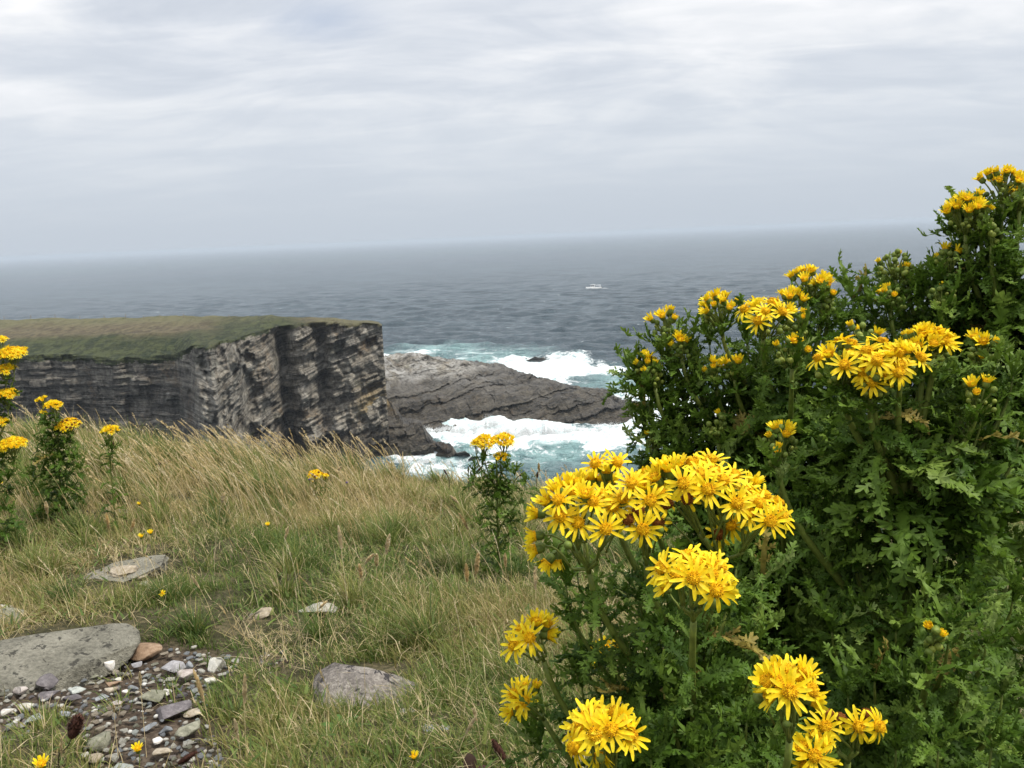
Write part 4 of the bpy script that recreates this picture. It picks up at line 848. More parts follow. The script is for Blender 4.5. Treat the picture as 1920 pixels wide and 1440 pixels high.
# ---- flower heads (metres; origin at the disc, +Z is where it faces)
def norm_(v): return v/(np.linalg.norm(v)+1e-12)
def head_geo(kind, seed):
    rg = np.random.default_rng(seed); mb = MB(); r0_ = .0033
    npt = {'open': 13, 'reflex': 12, 'half': 13, 'wither': 9, 'bud': 0, 'tip': 9}[kind]
    for i in range(npt):
        if rg.random() < (.25 if kind == 'wither' else .05): continue
        th = i/npt*2*math.pi+rg.normal(0, .07)
        el0, el1, ln, wd = {'open': (rg.normal(.30, .12), rg.normal(-.15, .28), .0088, .0020), 'reflex': (rg.normal(.1, .1), rg.normal(-.75, .3), .0088, .0023),
                            'half': (rg.normal(1.15, .1), rg.normal(.75, .25), .0075, .0023), 'wither': (rg.normal(0, .3), rg.normal(-1.2, .5), .0075, .0019),
                            'tip': (1.45, 1.3, .0042, .0020)}[kind]
        ln *= rg.uniform(.88, 1.12); k = 6; tt_ = np.linspace(0, 1, k); el = el0+(el1-el0)*tt_
        rr_ = r0_*.85+np.concatenate([[0], np.cumsum(np.cos(el[:-1])*ln/(k-1))]); zz_ = np.concatenate([[0], np.cumsum(np.sin(el[:-1])*ln/(k-1))])-.0004
        ww = wd*.5*np.array([.45, .85, 1.0, 1.0, .86, .42]); pts = []
        for j in range(k):
            for s_ in (-1, 0, 1):
                pts.append((rr_[j], s_*ww[j], zz_[j]-(.00025 if s_ == 0 else 0)))
        pts = np.array(pts); tw = rg.normal(0, .15); pts[:, 2] += pts[:, 1]*tw
        c, s = math.cos(th), math.sin(th)
        pts = np.stack([pts[:, 0]*c-pts[:, 1]*s, pts[:, 0]*s+pts[:, 1]*c, pts[:, 2]], 1)
        q = []
        for j in range(k-1):
            for e in (0, 1): a = 3*j+e; q.append((a, a+3, a+4, a+1))
        mb.add(pts, None, q, 0, np.repeat(np.linspace(.25, .85, k), 3)+rg.normal(0, .08))
    # disc of tiny florets
    V, Fa = ICO[3]; dz = {'open': .0022, 'reflex': .0034, 'half': .0022, 'wither': .0036, 'bud': .0012, 'tip': .0022}[kind]
    rr = r0_ if kind not in ('bud', 'tip') else .0026
    kp = V.copy(); kp *= (1+.16*(hsh(np.floor(V[:, 0]*7), np.floor(V[:, 1]*7), np.floor(V[:, 2]*7), seed)-.3))[:, None]
    kp = kp*np.array([rr, rr, dz]); kp[:, 2] = np.maximum(kp[:, 2], -.0008)
    if kind != 'bud': mb.add(kp, Fa, None, 1, rg.uniform(.2, 1, len(kp)))
    if kind != 'bud':
        for i in range(70):
            r_ = rr*.97*math.sqrt((i+.5)/70); a_ = i*2.399; zt = dz*math.sqrt(max(0, 1-(r_/rr)**2*.9)); o_ = np.array([math.cos(a_), math.sin(a_), 0]); tl = .0011*rg.uniform(.6, 1.3)*(.6 if r_ < rr*.4 else 1)
            b_ = o_*r_+np.array([0, 0, zt*.85]); tp_ = b_+norm_(o_*r_/rr*.8+np.array([0, 0, 1.0])+rg.normal(0, .15, 3))*tl; e1 = np.array([-o_[1], o_[0], 0])*.00034; e2 = o_*.00034
            mb.add(np.array([b_-e1-e2, b_+e1-e2, b_+e2*1.3, tp_-e1*.9, tp_+e1*.9, tp_+e2]), [(3, 4, 5)], [(0, 1, 4, 3), (1, 2, 5, 4), (2, 0, 3, 5)], 1, rg.uniform(.1, 1))
    # green cup with bracts
    k = 13; prof_ = [(-.0062, .0011), (-.0056, .0024), (-.0042, .0031), (-.002, .0031), (-.0002, .0030)] if kind != 'bud' else [(-.0058, .001), (-.005, .0024), (-.003, .0030), (-.001, .0025), (.0004, .0008)]
    sc_ = rg.uniform(.9, 1.05); rows = []
    for (zz_, r_) in prof_:
        for i in range(k*2):
            a = i/(k*2)*2*math.pi; r2 = r_*(1.05 if i % 2 else .93)*sc_
            rows.append((r2*math.cos(a), r2*math.sin(a), zz_))
    n2_ = k*2; q = [(j*n2_+i, j*n2_+(i+1) % n2_, (j+1)*n2_+(i+1) % n2_, (j+1)*n2_+i) for j in range(len(prof_)-1) for i in range(n2_)]
    rows.append((0, 0, -.0064)); t = [(len(rows)-1, (i+1) % n2_, i) for i in range(n2_)]
    if kind == 'bud': rows.append((0, 0, .0007)); t += [(len(rows)-1, 4*n2_+i, 4*n2_+(i+1) % n2_) for i in range(n2_)]
    mb.add(np.array(rows), t, q, 2, rg.uniform(.3, .8, len(rows)) if kind == 'bud' else rg.uniform(.1, .6, len(rows)))
    return mb
HEADS = {}
for kd, cnt in (('open', 4), ('reflex', 3), ('half', 4), ('wither', 2), ('tip', 3), ('bud', 3)):
    HEADS[kd] = []
    for i in range(cnt):
        mb = head_geo(kd, 500+i*7+len(kd))
        HEADS[kd].append(mb.build("flower_head", [m_petal, m_wither if kd == 'wither' else m_disc, m_cup], None, False, False).data)
def norm(v): v = np.asarray(v, float); return v/(np.linalg.norm(v)+1e-12)
def bez(a, b, c, d, k):
    t = np.linspace(0, 1, k)[:, None]; return (1-t)**3*a+3*(1-t)**2*t*b+3*(1-t)*t*t*c+t**3*d
class Plant:
    def __init__(s, name, label, cat, base, group=None, seed=0, lscale=1.0, thick=.004, group_only=False):
        s.root = empty(name, base); tag(s.root, label, cat, group); s.base = np.array(base, float)
        s.rg = np.random.default_rng(seed); s.stem = MB(); s.fol = MB(); s.ls = lscale; s.th = thick; s.seed = seed; s.trunk = None
    def leaves(s, pts, t0, t1, spacing, size0, size1, small=False, shade=.35, up=.5):
        seg = np.linalg.norm(np.diff(pts, axis=0), axis=1); cum = np.concatenate([[0], np.cumsum(seg)]); Lt = cum[-1]
        d = t0*Lt; ph = s.rg.random()*6.28
        while d < t1*Lt:
            p = np.array([np.interp(d, cum, pts[:, j]) for j in range(3)]); p2 = np.array([np.interp(min(d+.004, Lt), cum, pts[:, j]) for j in range(3)])
            T = norm(p2-p+1e-6*np.array([0, 0, 1])); ph += 2.399+s.rg.normal(0, .25); f = (d/Lt-t0)/max(t1-t0, 1e-6)
            A = norm(np.cross(T, [.3, .1, .9])); B = np.cross(T, A); o = A*math.cos(ph)+B*math.sin(ph)
            s.leaf(p, norm(o+T*s.rg.uniform(up-.35, up+.45)), T, (size0+(size1-size0)*f)*s.rg.uniform(.75, 1.25)*s.ls, small, shade)
            d += spacing*s.rg.uniform(.7, 1.3)
    def leaf(s, p, x, upv, L, small=False, shade=.35):
        V, T = (LVs if small else LV)[s.rg.integers(0, 5 if small else 9)]
        y = norm(np.cross(upv, x)); z = np.cross(x, y); M = np.stack([x, y, z])
        q = V*L; q[:, 1] *= s.rg.uniform(.8, 1.2)*(-1 if s.rg.random() < .5 else 1)
        W = q@M+p
        # keep clear of the lens
        v = np.clip(shade+s.rg.normal(0, .16)+.25*(V[:, 0]**2)*s.rg.random(), 0, .92)
        if s.rg.random() < .008: v = np.ones(len(V))*.99
        s.fol.add(W, T, None, 0, v)
    def branch(s, target, direction, start_t=None, r1=.0017, leafsp=.011, l0=.06, l1=.028, shade=.35, t0=.06, t1=.93):
        """a side stem from the main stem up to target, leafy along its length"""
        target = np.array(target, float); tr = s.trunk
        if tr is None:
            a = s.base; hgt = target[2]-a[2]
            pts = bez(a, a+np.array([0, 0, hgt*.4]), target-norm(direction)*hgt*.3, target, 16); rb = s.th
        else:
            hd = np.linalg.norm((target-tr[-1])[:2]); zs = target[2]-1.1*np.array([np.linalg.norm((target-q)[:2]) for q in tr])-.05
            i = int(np.argmin(np.abs(tr[:, 2]-zs))) if start_t is None else int(start_t*(len(tr)-1)); i = max(1, min(i, len(tr)-2))
            a = tr[i]; L = np.linalg.norm(target-a); T = norm(tr[i+1]-tr[i]); out_ = norm(target-a)
            pts = bez(a, a+norm(T*.6+out_*.8)*L*.35, target-norm(direction)*L*.33, target, 14); rb = max(s.th*.72*(1-i/len(tr)*.35), r1*1.3)
        s.stem.tube(pts, np.linspace(rb, r1, len(pts)), 7, 0, .3+.4*s.rg.random())
        s.leaves(pts, t0, t1, leafsp, l0, l1, False, shade)
        if t1 >= 1:
            T_ = norm(pts[-1]-pts[-3])
            for q in range(7):
                a_ = q*.9+s.rg.random(); o_ = np.array([math.cos(a_), math.sin(a_), 0]); s.leaf(pts[-1]-T_*.004*s.rg.random(), norm(o_*s.rg.uniform(.1, .9)+T_), T_, s.rg.uniform(.02, .045)*s.ls*min(1.2, l1/.03), True, shade+.1)
        return pts
    def cluster(s, node, heads, buds=0, radius=.02, axis=(0, 0, 1), ped=.0006):
        """heads: list of (pos, facing, kind, scale). pedicels run from the node to every head"""
        mb = MB(); hub = np.array(node, float); ax = norm(axis)
        cen = np.mean([h[0] for h in heads], axis=0) if heads else hub+ax*.03
        subs = {}
        for (p, fc, kd, sc_) in heads:
            end = p-fc*.006*sc_; k = tuple(np.round((p-cen)/(radius*.75)).astype(int)[:2])
            if k not in subs: subs[k] = hub*.55+end*.45-ax*.004; mb.tube(bez(hub, hub+ax*.006, subs[k]-ax*.004, subs[k], 5), np.linspace(ped*2.0, ped*1.4, 5), 5, 0, .5)
            mb.tube(bez(subs[k], subs[k]+norm(end-subs[k]+ax*.01)*.006, end-fc*.007, end, 6), np.linspace(ped*1.2, ped, 6), 5, 0, .6)
        for i in range(buds):
            a = s.rg.random()*6.28; r_ = radius*math.sqrt(s.rg.random())*1.05; side = np.array([math.cos(a), math.sin(a), 0])
            p = cen+side*r_-ax*(.003+r_*.35+s.rg.random()*.010); fc = norm(ax+side*.8)
            sc_ = s.rg.uniform(.5, .95); V, Fa = ICO[2]
            q = V*np.array([.0027, .0027, .0031])*sc_
            z = fc; x = norm(np.cross(z, [.3, .9, .1])); y = np.cross(z, x)
            mb.add(q@np.stack([x, y, z])+p, Fa, None, 1, s.rg.uniform(.3, 1))
            mb.tube(bez(hub*.5+p*.5-ax*.003, hub*.4+p*.6, p-fc*.006, p-fc*.002, 4), [ped, ped*.9, ped*.8, ped*.8], 4, 0, .5)
        par = mb.build("flower_cluster", [m_stem, m_cup], s.root, True, origin=s.base)
        for (p, fc, kd, sc_) in heads:
            o = bpy.data.objects.new("flower_head", HEADS[kd][s.rg.integers(0, len(HEADS[kd]))]); sc.collection.objects.link(o)
            z = norm(fc); x = norm(np.cross(z, [.31, .9, .13])); y = np.cross(z, x); a = s.rg.random()*6.28
            x2 = x*math.cos(a)+y*math.sin(a); y2 = np.cross(z, x2)
            M = Matrix(((x2[0]*sc_, y2[0]*sc_, z[0]*sc_, p[0]-s.base[0]), (x2[1]*sc_, y2[1]*sc_, z[1]*sc_, p[1]-s.base[1]), (x2[2]*sc_, y2[2]*sc_, z[2]*sc_, p[2]-s.base[2]), (0, 0, 0, 1)))
            o.parent = par; o.matrix_local = M
        return par
    def dome(s, c, R_, n_, kinds, axis=(0, 0, 1), buds=0, sc_=1.0, flat=.35, node=None):
        """corymb with heads over a low dome of radius R_ centred at c"""
        ax = norm(axis); x = norm(np.cross(ax, [.2, .95, .1])); y = np.cross(ax, x); hs = []
        for i in range(n_):
            r_ = R_*math.sqrt((i+.5)/n_); a = i*2.399+s.seed; side = x*math.cos(a)+y*math.sin(a)
            p = c+side*r_-ax*(r_*r_/R_*flat)+s.rg.normal(0, .0016, 3)
            kd = kinds[s.rg.integers(0, len(kinds))]
            hs.append((p, norm(ax+side*(.9*r_/R_)+s.rg.normal(0, .12, 3)), kd, sc_*s.rg.uniform(.9, 1.08)))
        nd = c-ax*(R_*1.0+.012) if node is None else node
        s.cluster(nd, hs, buds, R_, ax); return nd
    def finish(s):
        if s.stem.V: s.stem.build("stem", m_stem, s.root, True, origin=s.base)
        if s.fol.V: s.fol.build("foliage", m_leaf, s.root, False, origin=s.base)
def ground_at(x, y): return np.array([x, y, float(zrel(x, y))+H-.01])
UP = np.array([0, 0, 1.0])
def below(px, py, d):
    p = P(px, py, d); return ground_at(p[0], p[1])
def trunk_pts(base, top, bow=(0, 0, 0), k=20):
    base, top = np.array(base), np.array(top); h = top[2]-base[2]
    return bez(base, base+UP*h*.35+np.array(bow)*.5, top-UP*h*.35+np.array(bow), top, k)
# face vectors for heads described by where they look: (up weight, towards the viewer, to the right)
def fv(u, t, r): return norm(UP*u-CF*t+CR*r)

# ---- FRONT PLANT: wide open flower sprays close to the viewer
A = Plant("ragwort_plant", 'nearest ragwort, wide open golden daisy flowers in front of the dark bush', 'ragwort', below(1290, 1440, .50), 'ragwort plants on the cliff top', 11, .85, .0045)
A.trunk = trunk_pts(A.base, P(1290, 1180, .50), (.01, 0, 0)); A.stem.tube(A.trunk, np.linspace(.005, .003, 20), 8, 0, .2); A.leaves(A.trunk, .15, 1, .012, .11, .07)
def H_(L, d0, dd=None):
    """L: (px, py, up, toward, right, kind letter[, depth offset])"""
    K_ = {'o': 'open', 'r': 'reflex', 'h': 'half', 'w': 'wither', 't': 'tip'}
    out_ = []
    for it in L:
        d = d0+(it[6] if len(it) > 6 else 0)
        out_.append((P(it[0], it[1], d), fv(it[2], it[3], it[4]), K_[it[5]], .90))
    return out_
def spray(pl, L, d0, nodepx, sub=True, buds=3, shade=.35, radius=.022, lf=(.06, .03)):
    hs = H_(L, d0); nd = P(nodepx[0], nodepx[1], nodepx[2] if len(nodepx) > 2 else d0+.015)
    cen = np.mean([h[0] for h in hs], axis=0)
    pl.cluster(nd, hs, buds, radius, norm(cen-nd))
    pl.branch(nd, norm(norm(cen-nd)+UP*.5), leafsp=.010, l0=lf[0], l1=lf[1], shade=shade)
B1 = [(1047, 938, .8, .6, -.4, 'o'), (1050, 969, .5, .8, -.2, 'r'), (1084, 980, .4, .9, 0, 'o'), (1136, 992, .25, 1, .05, 'o', -.012), (1112, 941, .8, .5, 0, 'o'), (1098, 927, .9, .4, -.1, 'h'), (1149, 949, .4, .8, .1, 'o'), (1168, 935, .7, .6, 0, 'o'),
      (1084, 905, 1, .1, -.1, 'h', .02), (1061, 909, 1, .1, -.3, 'h', .02), (1044, 915, .9, .1, -.6, 'h', .01), (1072, 922, .9, .4, -.2, 'o', .01), (1129, 927, .9, .4, 0, 'o', .01), (1024, 940, .8, .2, -.7, 'h', .01),
      (1005, 963, .1, .1, -1, 'h', .02), (1002, 1005, -.1, .1, -1, 'h', .02), (1004, 1030, -.3, .1, -1, 'h', .025), (1026, 1054, -.7, .2, -.6, 'h', .03), (1043, 1050, -.8, .2, -.1, 'h', .035), (1196, 958, .4, .7, .2, 'w'), (1178, 975, .2, .8, 0, 'w')]
spray(A, B1, .455, (1105, 1075, .48), radius=.03)
B2 = [(1117, 870, .9, .4, -.5, 'o'), (1157, 867, .8, .5, .35, 'o'), (1137, 884, 1, 0, 0, 'h', .01), (1109, 897, 1, -.1, -.1, 'h', .02), (1092, 900, 1, -.1, -.2, 'h', .02), (1128, 899, 1, -.1, .1, 'h', .02), (1146, 902, 1, 0, .2, 'h', .02)]
spray(A, B2, .475, (1150, 960, .49), radius=.016)
B3 = [(1185, 907, .7, .6, -.1, 'o'), (1219, 938, .3, 1, .05, 'o', -.008), (1205, 992, .05, 1, 0, 'o', -.012), (1233, 980, .2, 1, .1, 'w'), (1206, 912, .9, .3, 0, 'h', .01), (1236, 922, .7, .5, .1, 'o', .01), (1250, 945, .4, .8, .2, 'w', .01)]
spray(A, B3, .45, (1212, 1060, .47), radius=.016)
B4 = [(1281, 907, .3, .9, -.2, 'r', -.01), (1328, 918, .3, 1, 0, 'o', -.012), (1382, 944, .3, .9, .1, 'o', -.008), (1444, 977, .2, 1, .1, 'o', -.01), (1466, 968, .4, .6, .6, 'o'), (1424, 944, .8, .5, .2, 'o'), (1376, 890, .9, .4, .2, 'o', .01), (1334, 862, .95, .3, .1, 'o', .02), (1297, 866, .95, .2, -.1, 'o', .02),
      (1314, 890, .8, .6, 0, 'o'), (1340, 884, .9, .4, .1, 'o', .01), (1356, 901, .8, .5, .1, 'o'), (1399, 918, .8, .5, .2, 'o', .01), (1434, 929, .85, .3, .4, 'o', .01), (1457, 943, .8, .2, .6, 'r', .01), (1255, 880, 1, .05, -.2, 'h', .01), (1241, 876, 1, 0, -.3, 'h', .015), (1229, 896, .9, .2, -.5, 'h', .01), (1270, 872, 1, 0, 0, 'h', .02),
      (1404, 962, .5, .8, .1, 'o'), (1288, 935, .1, 1, 0, 'w'), (1371, 985, .2, .6, -.4, 'r', .02), (1348, 1002, .2, .7, -.2, 'w', .02), (1318, 872, 1, .1, 0, 'h', .025), (1305, 920, .5, .8, -.3, 'o', .01), (1412, 905, 1, .1, .4, 'h', .02)]
spray(A, B4, .45, (1350, 1060, .475), radius=.034)
B5 = [(1289, 1042, 1, .25, -.1, 'o', .015), (1241, 1065, .6, .4, -.8, 'o', .005), (1269, 1079, .5, .8, -.2, 'o'), (1300, 1084, .3, 1, 0, 'o', -.012), (1334, 1076, .6, .8, .2, 'o'), (1342, 1107, .2, 1, .1, 'r', -.012), (1326, 1051, 1, .3, .1, 'o', .01), (1350, 1064, .8, .4, .5, 'o', .005), (1362, 1106, .1, .3, 1, 'h', .01), (1248, 1095, -.1, .4, -.9, 'h', .015), (1306, 1060, .9, .5, 0, 'o', .005)]
spray(A, B5, .40, (1300, 1165, .42), radius=.02, lf=(.05, .025))
B6 = [(993, 1196, .4, 1, .1, 'o', -.01), (964, 1210, .4, .7, -.7, 'o'), (1005, 1167, 1, .2, .1, 'h', .01), (1025, 1170, .9, .1, .4, 'h', .015), (978, 1181, .8, .4, -.4, 'o', .01), (1030, 1190, 0, .2, .9, 'h', .015)]
spray(A, B6, .49, (1020, 1240, .50), radius=.014, lf=(.05, .028))
B7 = [(984, 1315, .4, .9, .1, 'o', -.01), (964, 1301, .6, .6, -.5, 'o'), (957, 1334, -.2, .5, -1, 'h', .005), (981, 1289, 1, 0, 0, 'h', .01), (1005, 1286, 1, 0, .3, 't', .01), (972, 1322, .2, .7, -.5, 'o', .005)]
spray(A, B7, .53, (1020, 1350, .54), radius=.014, lf=(.05, .028))
B8 = [(1115, 1376, .3, 1, -.05, 'o', -.012), (1146, 1368, .4, 1, .1, 'o', -.012), (1182, 1379, .35, .8, .5, 'o', -.004), (1101, 1342, .9, .4, -.3, 'o', .008), (1126, 1338, .95, .3, 0, 'o', .012), (1153, 1337, .95, .3, .2, 'o', .01), (1078, 1402, 0, .7, -1, 'r'), (1083, 1368, .5, .5, -.8, 'o', .004), (1166, 1352, .7, .5, .5, 'h'), (1124, 1415, -.6, .6, 0, 'h', .012), (1171, 1388, 0, .4, .9, 'h', .008), (1110, 1358, .7, .6, -.1, 'o', 0)]
spray(A, B8, .40, (1140, 1500, .43), radius=.02, lf=(.05, .03))
B9 = [(1124, 1225, .6, .2, -.8, 'h'), (1138, 1216, .9, .1, -.2, 'h'), (1121, 1240, -.2, .3, -.8, 'h'), (1159, 1215, .8, 0, .4, 'h', .01)]
spray(A, B9, .55, (1160, 1270, .56), radius=.01, lf=(.05, .028))
B10 = [(1480, 1297, .3, 1, 0, 'o', -.014), (1497, 1268, .9, .4, .2, 'o', .01), (1522, 1295, .4, .6, .7, 'o'), (1440, 1277, .6, .6, -.6, 'h'), (1452, 1262, .9, .2, -.4, 'h', .01), (1475, 1258, .95, .3, 0, 'o', .012), (1508, 1264, .9, .2, .4, 'h', .01), (1525, 1312, -.2, .4, .9, 'h', .006), (1444, 1303, -.2, .3, -.8, 'h', .01), (1462, 1282, .6, .8, -.3, 'o')]
spray(A, B10, .375, (1480, 1390, .40), radius=.018, lf=(.05, .028))
B11 = [(1547, 1362, .4, .9, 0, 'o'), (1530, 1380, .5, .6, -.4, 'o'), (1552, 1342, 1, .2, .1, 'w', .01), (1610, 1362, .2, .9, -.2, 'r'), (1647, 1362, .2, .7, .5, 'r'), (1625, 1342, .9, .3, .1, 'w', .01), (1575, 1350, .8, .2, .2, 'w', .01)]
spray(A, B11, .46, (1590, 1430, .48), radius=.016, lf=(.06, .03))
B12 = [(1527, 1417, .4, 1, 0, 'o', -.01), (1505, 1403, .7, .5, -.5, 'h'), (1552, 1420, .4, .5, .7, 'o'), (1512, 1438, .1, .6, -.5, 'h'), (1540, 1396, 1, .2, .2, 'h', .008), (1548, 1440, 0, .6, .4, 'h')]
spray(A, B12, .43, (1535, 1480, .45), radius=.012, lf=(.05, .03))
for (a, b, d) in ((1120, 1150, .5), (1200, 1120, .5), (1060, 1090, .51), (1090, 1280, .52), (1230, 1200, .5), (1320, 1230, .5), (1390, 1150, .52), (1420, 1200, .5), (1180, 1300, .5), (1260, 1320, .47), (1350, 1330, .47), (1080, 1180, .53), (1010, 1400, .55), (1400, 1350, .45), (1220, 1420, .45), (1310, 1430, .44), (1160, 1400, .5), (1430, 1080, .54), (1380, 1060, .52), (1440, 1420, .45)):
    A.branch(P(a, b, d), UP, leafsp=.010, l0=.06, l1=.03, shade=.38, r1=.0005, t1=1.0)
A.finish()

# ---- BIG BUSH: three plants behind one another
def bush(label, basepx, topx, seed, clusters, fillers, lscale=1.0, thick=.006, shade=.34):
    pl = Plant("ragwort_plant", label, 'ragwort', below(*basepx), 'ragwort plants on the cliff top', seed, lscale, thick)
    pl.trunk = trunk_pts(pl.base, P(*topx), (0, 0, 0)); pl.stem.tube(pl.trunk, np.linspace(thick, thick*.45, 20), 9, 0, .2); pl.leaves(pl.trunk, .1, 1, .016, .13, .08, shade=shade)
    for (px, py, wpx, d, style) in clusters:
        c = P(px, py, d); R_ = max(wpx/2*d/F, .006); rg = pl.rg
        area = (R_/.0062)**2
        kinds = {'open': ['open', 'open', 'reflex', 'half'], 'half': ['half', 'half', 'half', 'tip'], 'mix': ['half', 'open', 'tip'], 'bud': ['bud', 'bud', 'tip'], 'budy': ['tip', 'tip', 'half', 'bud']}[style]
        nh = max(5, int(area*{'open': .85, 'half': 2.0, 'mix': 1.5, 'bud': 2.2, 'budy': 1.9}[style]))
        axis = norm(UP+.12*(P(px, py, d)-pl.trunk[-1])/.1-CF*(.35 if style == 'open' else .05))
        nd = pl.dome(c, R_, nh, kinds, axis, buds=int(area*1.2)+10, sc_=.98 if style == 'open' else .80, flat=.6)
        pts = pl.branch(nd, axis, leafsp=.0125, l0=.085, l1=.026, shade=shade)
        for q in range(6):      # small leaves just under the flowers
            a = rg.random()*6.28; o = CR*math.cos(a)+CF*math.sin(a)
            pl.leaf(pts[-1]-UP*rg.random()*.02, norm(o+UP*rg.uniform(.2, 1.2)), UP, rg.uniform(.022, .045), True, shade+.1)
    for (px, py, d) in fillers:
        pl.branch(P(px, py, d), UP, leafsp=.0145, l0=.09, l1=.03, shade=shade, r1=.0005, t1=1.0)
    pl.finish(); return pl
bush('tallest ragwort, rising above the horizon at the right edge', (1890, 1440, .78), (1895, 640, .78), 21,
     [(1883, 318, 76, .74, 'half'), (1812, 372, 84, .74, 'half'), (1842, 392, 30, .74, 'bud'), (1778, 466, 44, .76, 'budy'), (1676, 472, 56, .78, 'bud'), (1665, 536, 50, .76, 'budy'), (1765, 534, 44, .74, 'bud'), (1915, 350, 36, .74, 'half'), (1700, 500, 24, .78, 'bud'), (1862, 420, 24, .73, 'bud')],
     [(1600, 560, .8), (1620, 620, .8), (1660, 560, .79), (1690, 560, .8), (1720, 555, .79), (1745, 560, .79), (1640, 650, .8), (1580, 620, .8), (1810, 450, .77), (1830, 460, .77), (1870, 425, .77), (1905, 430, .77), (1860, 480, .77), (1800, 480, .78), (1820, 600, .78), (1850, 450, .76), (1830, 520, .76), (1900, 430, .76), (1900, 520, .75), (1860, 580, .76), (1800, 560, .77), (1730, 570, .78), (1690, 600, .79), (1640, 590, .79), (1780, 640, .78), (1850, 680, .78), (1910, 620, .76), (1880, 760, .78), (1820, 740, .79), (1760, 700, .8), (1700, 660, .8), (1900, 1050, .76), (1850, 1150, .78), (1900, 1300, .76), (1830, 1330, .78), (1740, 1250, .8), (1800, 430, .77)], 1.0, .0065, .42)
bush('dense left wing of the ragwort bush, yellow heads against the sea', (1500, 1440, .76), (1480, 780, .76), 22,
     [(1246, 584, 50, .76, 'half'), (1214, 664, 46, .76, 'budy'), (1222, 684, 40, .75, 'budy'), (1350, 556, 70, .74, 'half'), (1436, 566, 100, .68, 'open'), (1480, 548, 50, .72, 'half'), (1518, 505, 66, .73, 'half'), (1546, 527, 30, .73, 'half'), (1556, 552, 26, .73, 'bud'), (1500, 586, 46, .70, 'budy'), (1487, 634, 60, .67, 'budy'),
      (1342, 776, 44, .72, 'bud'), (1340, 682, 26, .74, 'half'), (1376, 672, 30, .73, 'budy'), (1466, 802, 66, .62, 'budy'), (1208, 884, 26, .52, 'budy'), (1274, 634, 20, .75, 'tip' if False else 'half'), (1224, 806, 26, .76, 'bud')],
     [(1230, 720, .77), (1260, 700, .77), (1240, 660, .77), (1215, 740, .77), (1240, 760, .77), (1225, 830, .77), (1260, 820, .77), (1280, 740, .77), (1270, 860, .75), (1320, 740, .77), (1290, 660, .77), (1310, 700, .77), (1260, 780, .77), (1250, 840, .76), (1300, 800, .77), (1330, 640, .77), (1400, 640, .76), (1430, 700, .76), (1380, 740, .76), (1420, 780, .76), (1480, 720, .74), (1520, 640, .76), (1540, 600, .77), (1340, 850, .76), (1400, 860, .74), (1290, 880, .76), (1460, 880, .72), (1520, 780, .74), (1560, 700, .76), (1500, 950, .7), (1420, 960, .72), (1550, 880, .74), (1210, 790, .78), (1195, 700, .78), (1200, 720, .78), (1560, 1000, .72), (1480, 1060, .7), (1540, 1120, .7), (1420, 1130, .7), (1500, 1200, .68), (1400, 1250, .7), (1560, 1250, .7), (1460, 1360, .6), (1350, 1150, .7), (1340, 930, .75)], .95, .006, .44)
C = bush('big central ragwort with thick stems and one wide golden flower head', (1705, 1440, .62), (1700, 900, .62), 23,
     [(1590, 652, 110, .585, 'open'), (1650, 648, 110, .575, 'open'), (1700, 655, 70, .57, 'open'), (1640, 690, 60, .575, 'open'), (1736, 616, 100, .60, 'half'), (1765, 626, 46, .59, 'open'), (1614, 608, 58, .63, 'budy'), (1848, 626, 58, .61, 'budy'), (1838, 714, 58, .58, 'budy'), (1752, 1172, 34, .50, 'bud'), (1858, 660, 40, .61, 'bud'), (1455, 830, 24, .60, 'bud')],
     [(1600, 740, .63), (1660, 760, .62), (1720, 720, .63), (1620, 840, .63), (1700, 840, .63), (1780, 780, .62), (1840, 780, .60), (1810, 860, .62), (1880, 760, .61), (1640, 940, .62), (1580, 900, .64), (1600, 1030, .62), (1540, 980, .64), (1740, 1100, .58), (1820, 1130, .56), (1780, 1180, .52), (1850, 1200, .54), (1680, 1180, .58), (1620, 1150, .6), (1640, 1270, .56), (1720, 1300, .54), (1800, 1280, .54), (1880, 1300, .54), (1860, 1400, .5), (1760, 1400, .5), (1680, 1400, .52), (1590, 1300, .56), (1560, 1180, .6), (1900, 700, .6), (1900, 1120, .56), (1910, 820, .6)], .85, .0075, .40)

# ---- smaller ragworts further off
def small_ragwort(label, basexy_px, d, tips, seed, fill, lscale, spacing=.02, hsc=1.0, l0=.10, l1=.035, thick=.0035, kinds=None, shade=.34):
    b = below(basexy_px[0], basexy_px[1], d)
    pl = Plant("ragwort_plant", label, 'ragwort', b, 'ragwort plants on the cliff top', seed, lscale, thick)
    top = P(basexy_px[0], min(t[1] for t in tips)+70*.6/d*2, d); top[0:2] = top[0:2]*.7+b[:2]*.3
    pl.trunk = trunk_pts(b, top); pl.stem.tube(pl.trunk, np.linspace(thick, thick*.6, 20), 7, 0, .2); pl.leaves(pl.trunk, .02, 1, spacing, l0, l0*.6, shade=shade)
    for (px, py, wpx, kd) in tips:
        c = P(px, py, d); R_ = wpx/2*d/F; nh = max(4, int((R_/(.0064*hsc))**2*1.25))
        K_ = {'open': ['open', 'half', 'reflex'], 'half': ['half', 'half', 'open'], 'old': ['wither', 'reflex', 'reflex'], 'budy': ['tip', 'half']}[kd]
        nd = pl.dome(c, R_, nh, K_, norm(UP-CF*.25), buds=5, sc_=hsc*1.1, flat=.4, node=c-UP*(R_*1.2+.03))
        pl.branch(nd, UP, leafsp=spacing, l0=l0*.5, l1=l1, shade=shade, t0=.1)
    for (px, py) in fill: pl.branch(P(px, py, d), UP, leafsp=spacing, l0=l0*.7, l1=l1*1.2, shade=shade, r1=.0006, t1=1.0)
    pl.finish(); return pl
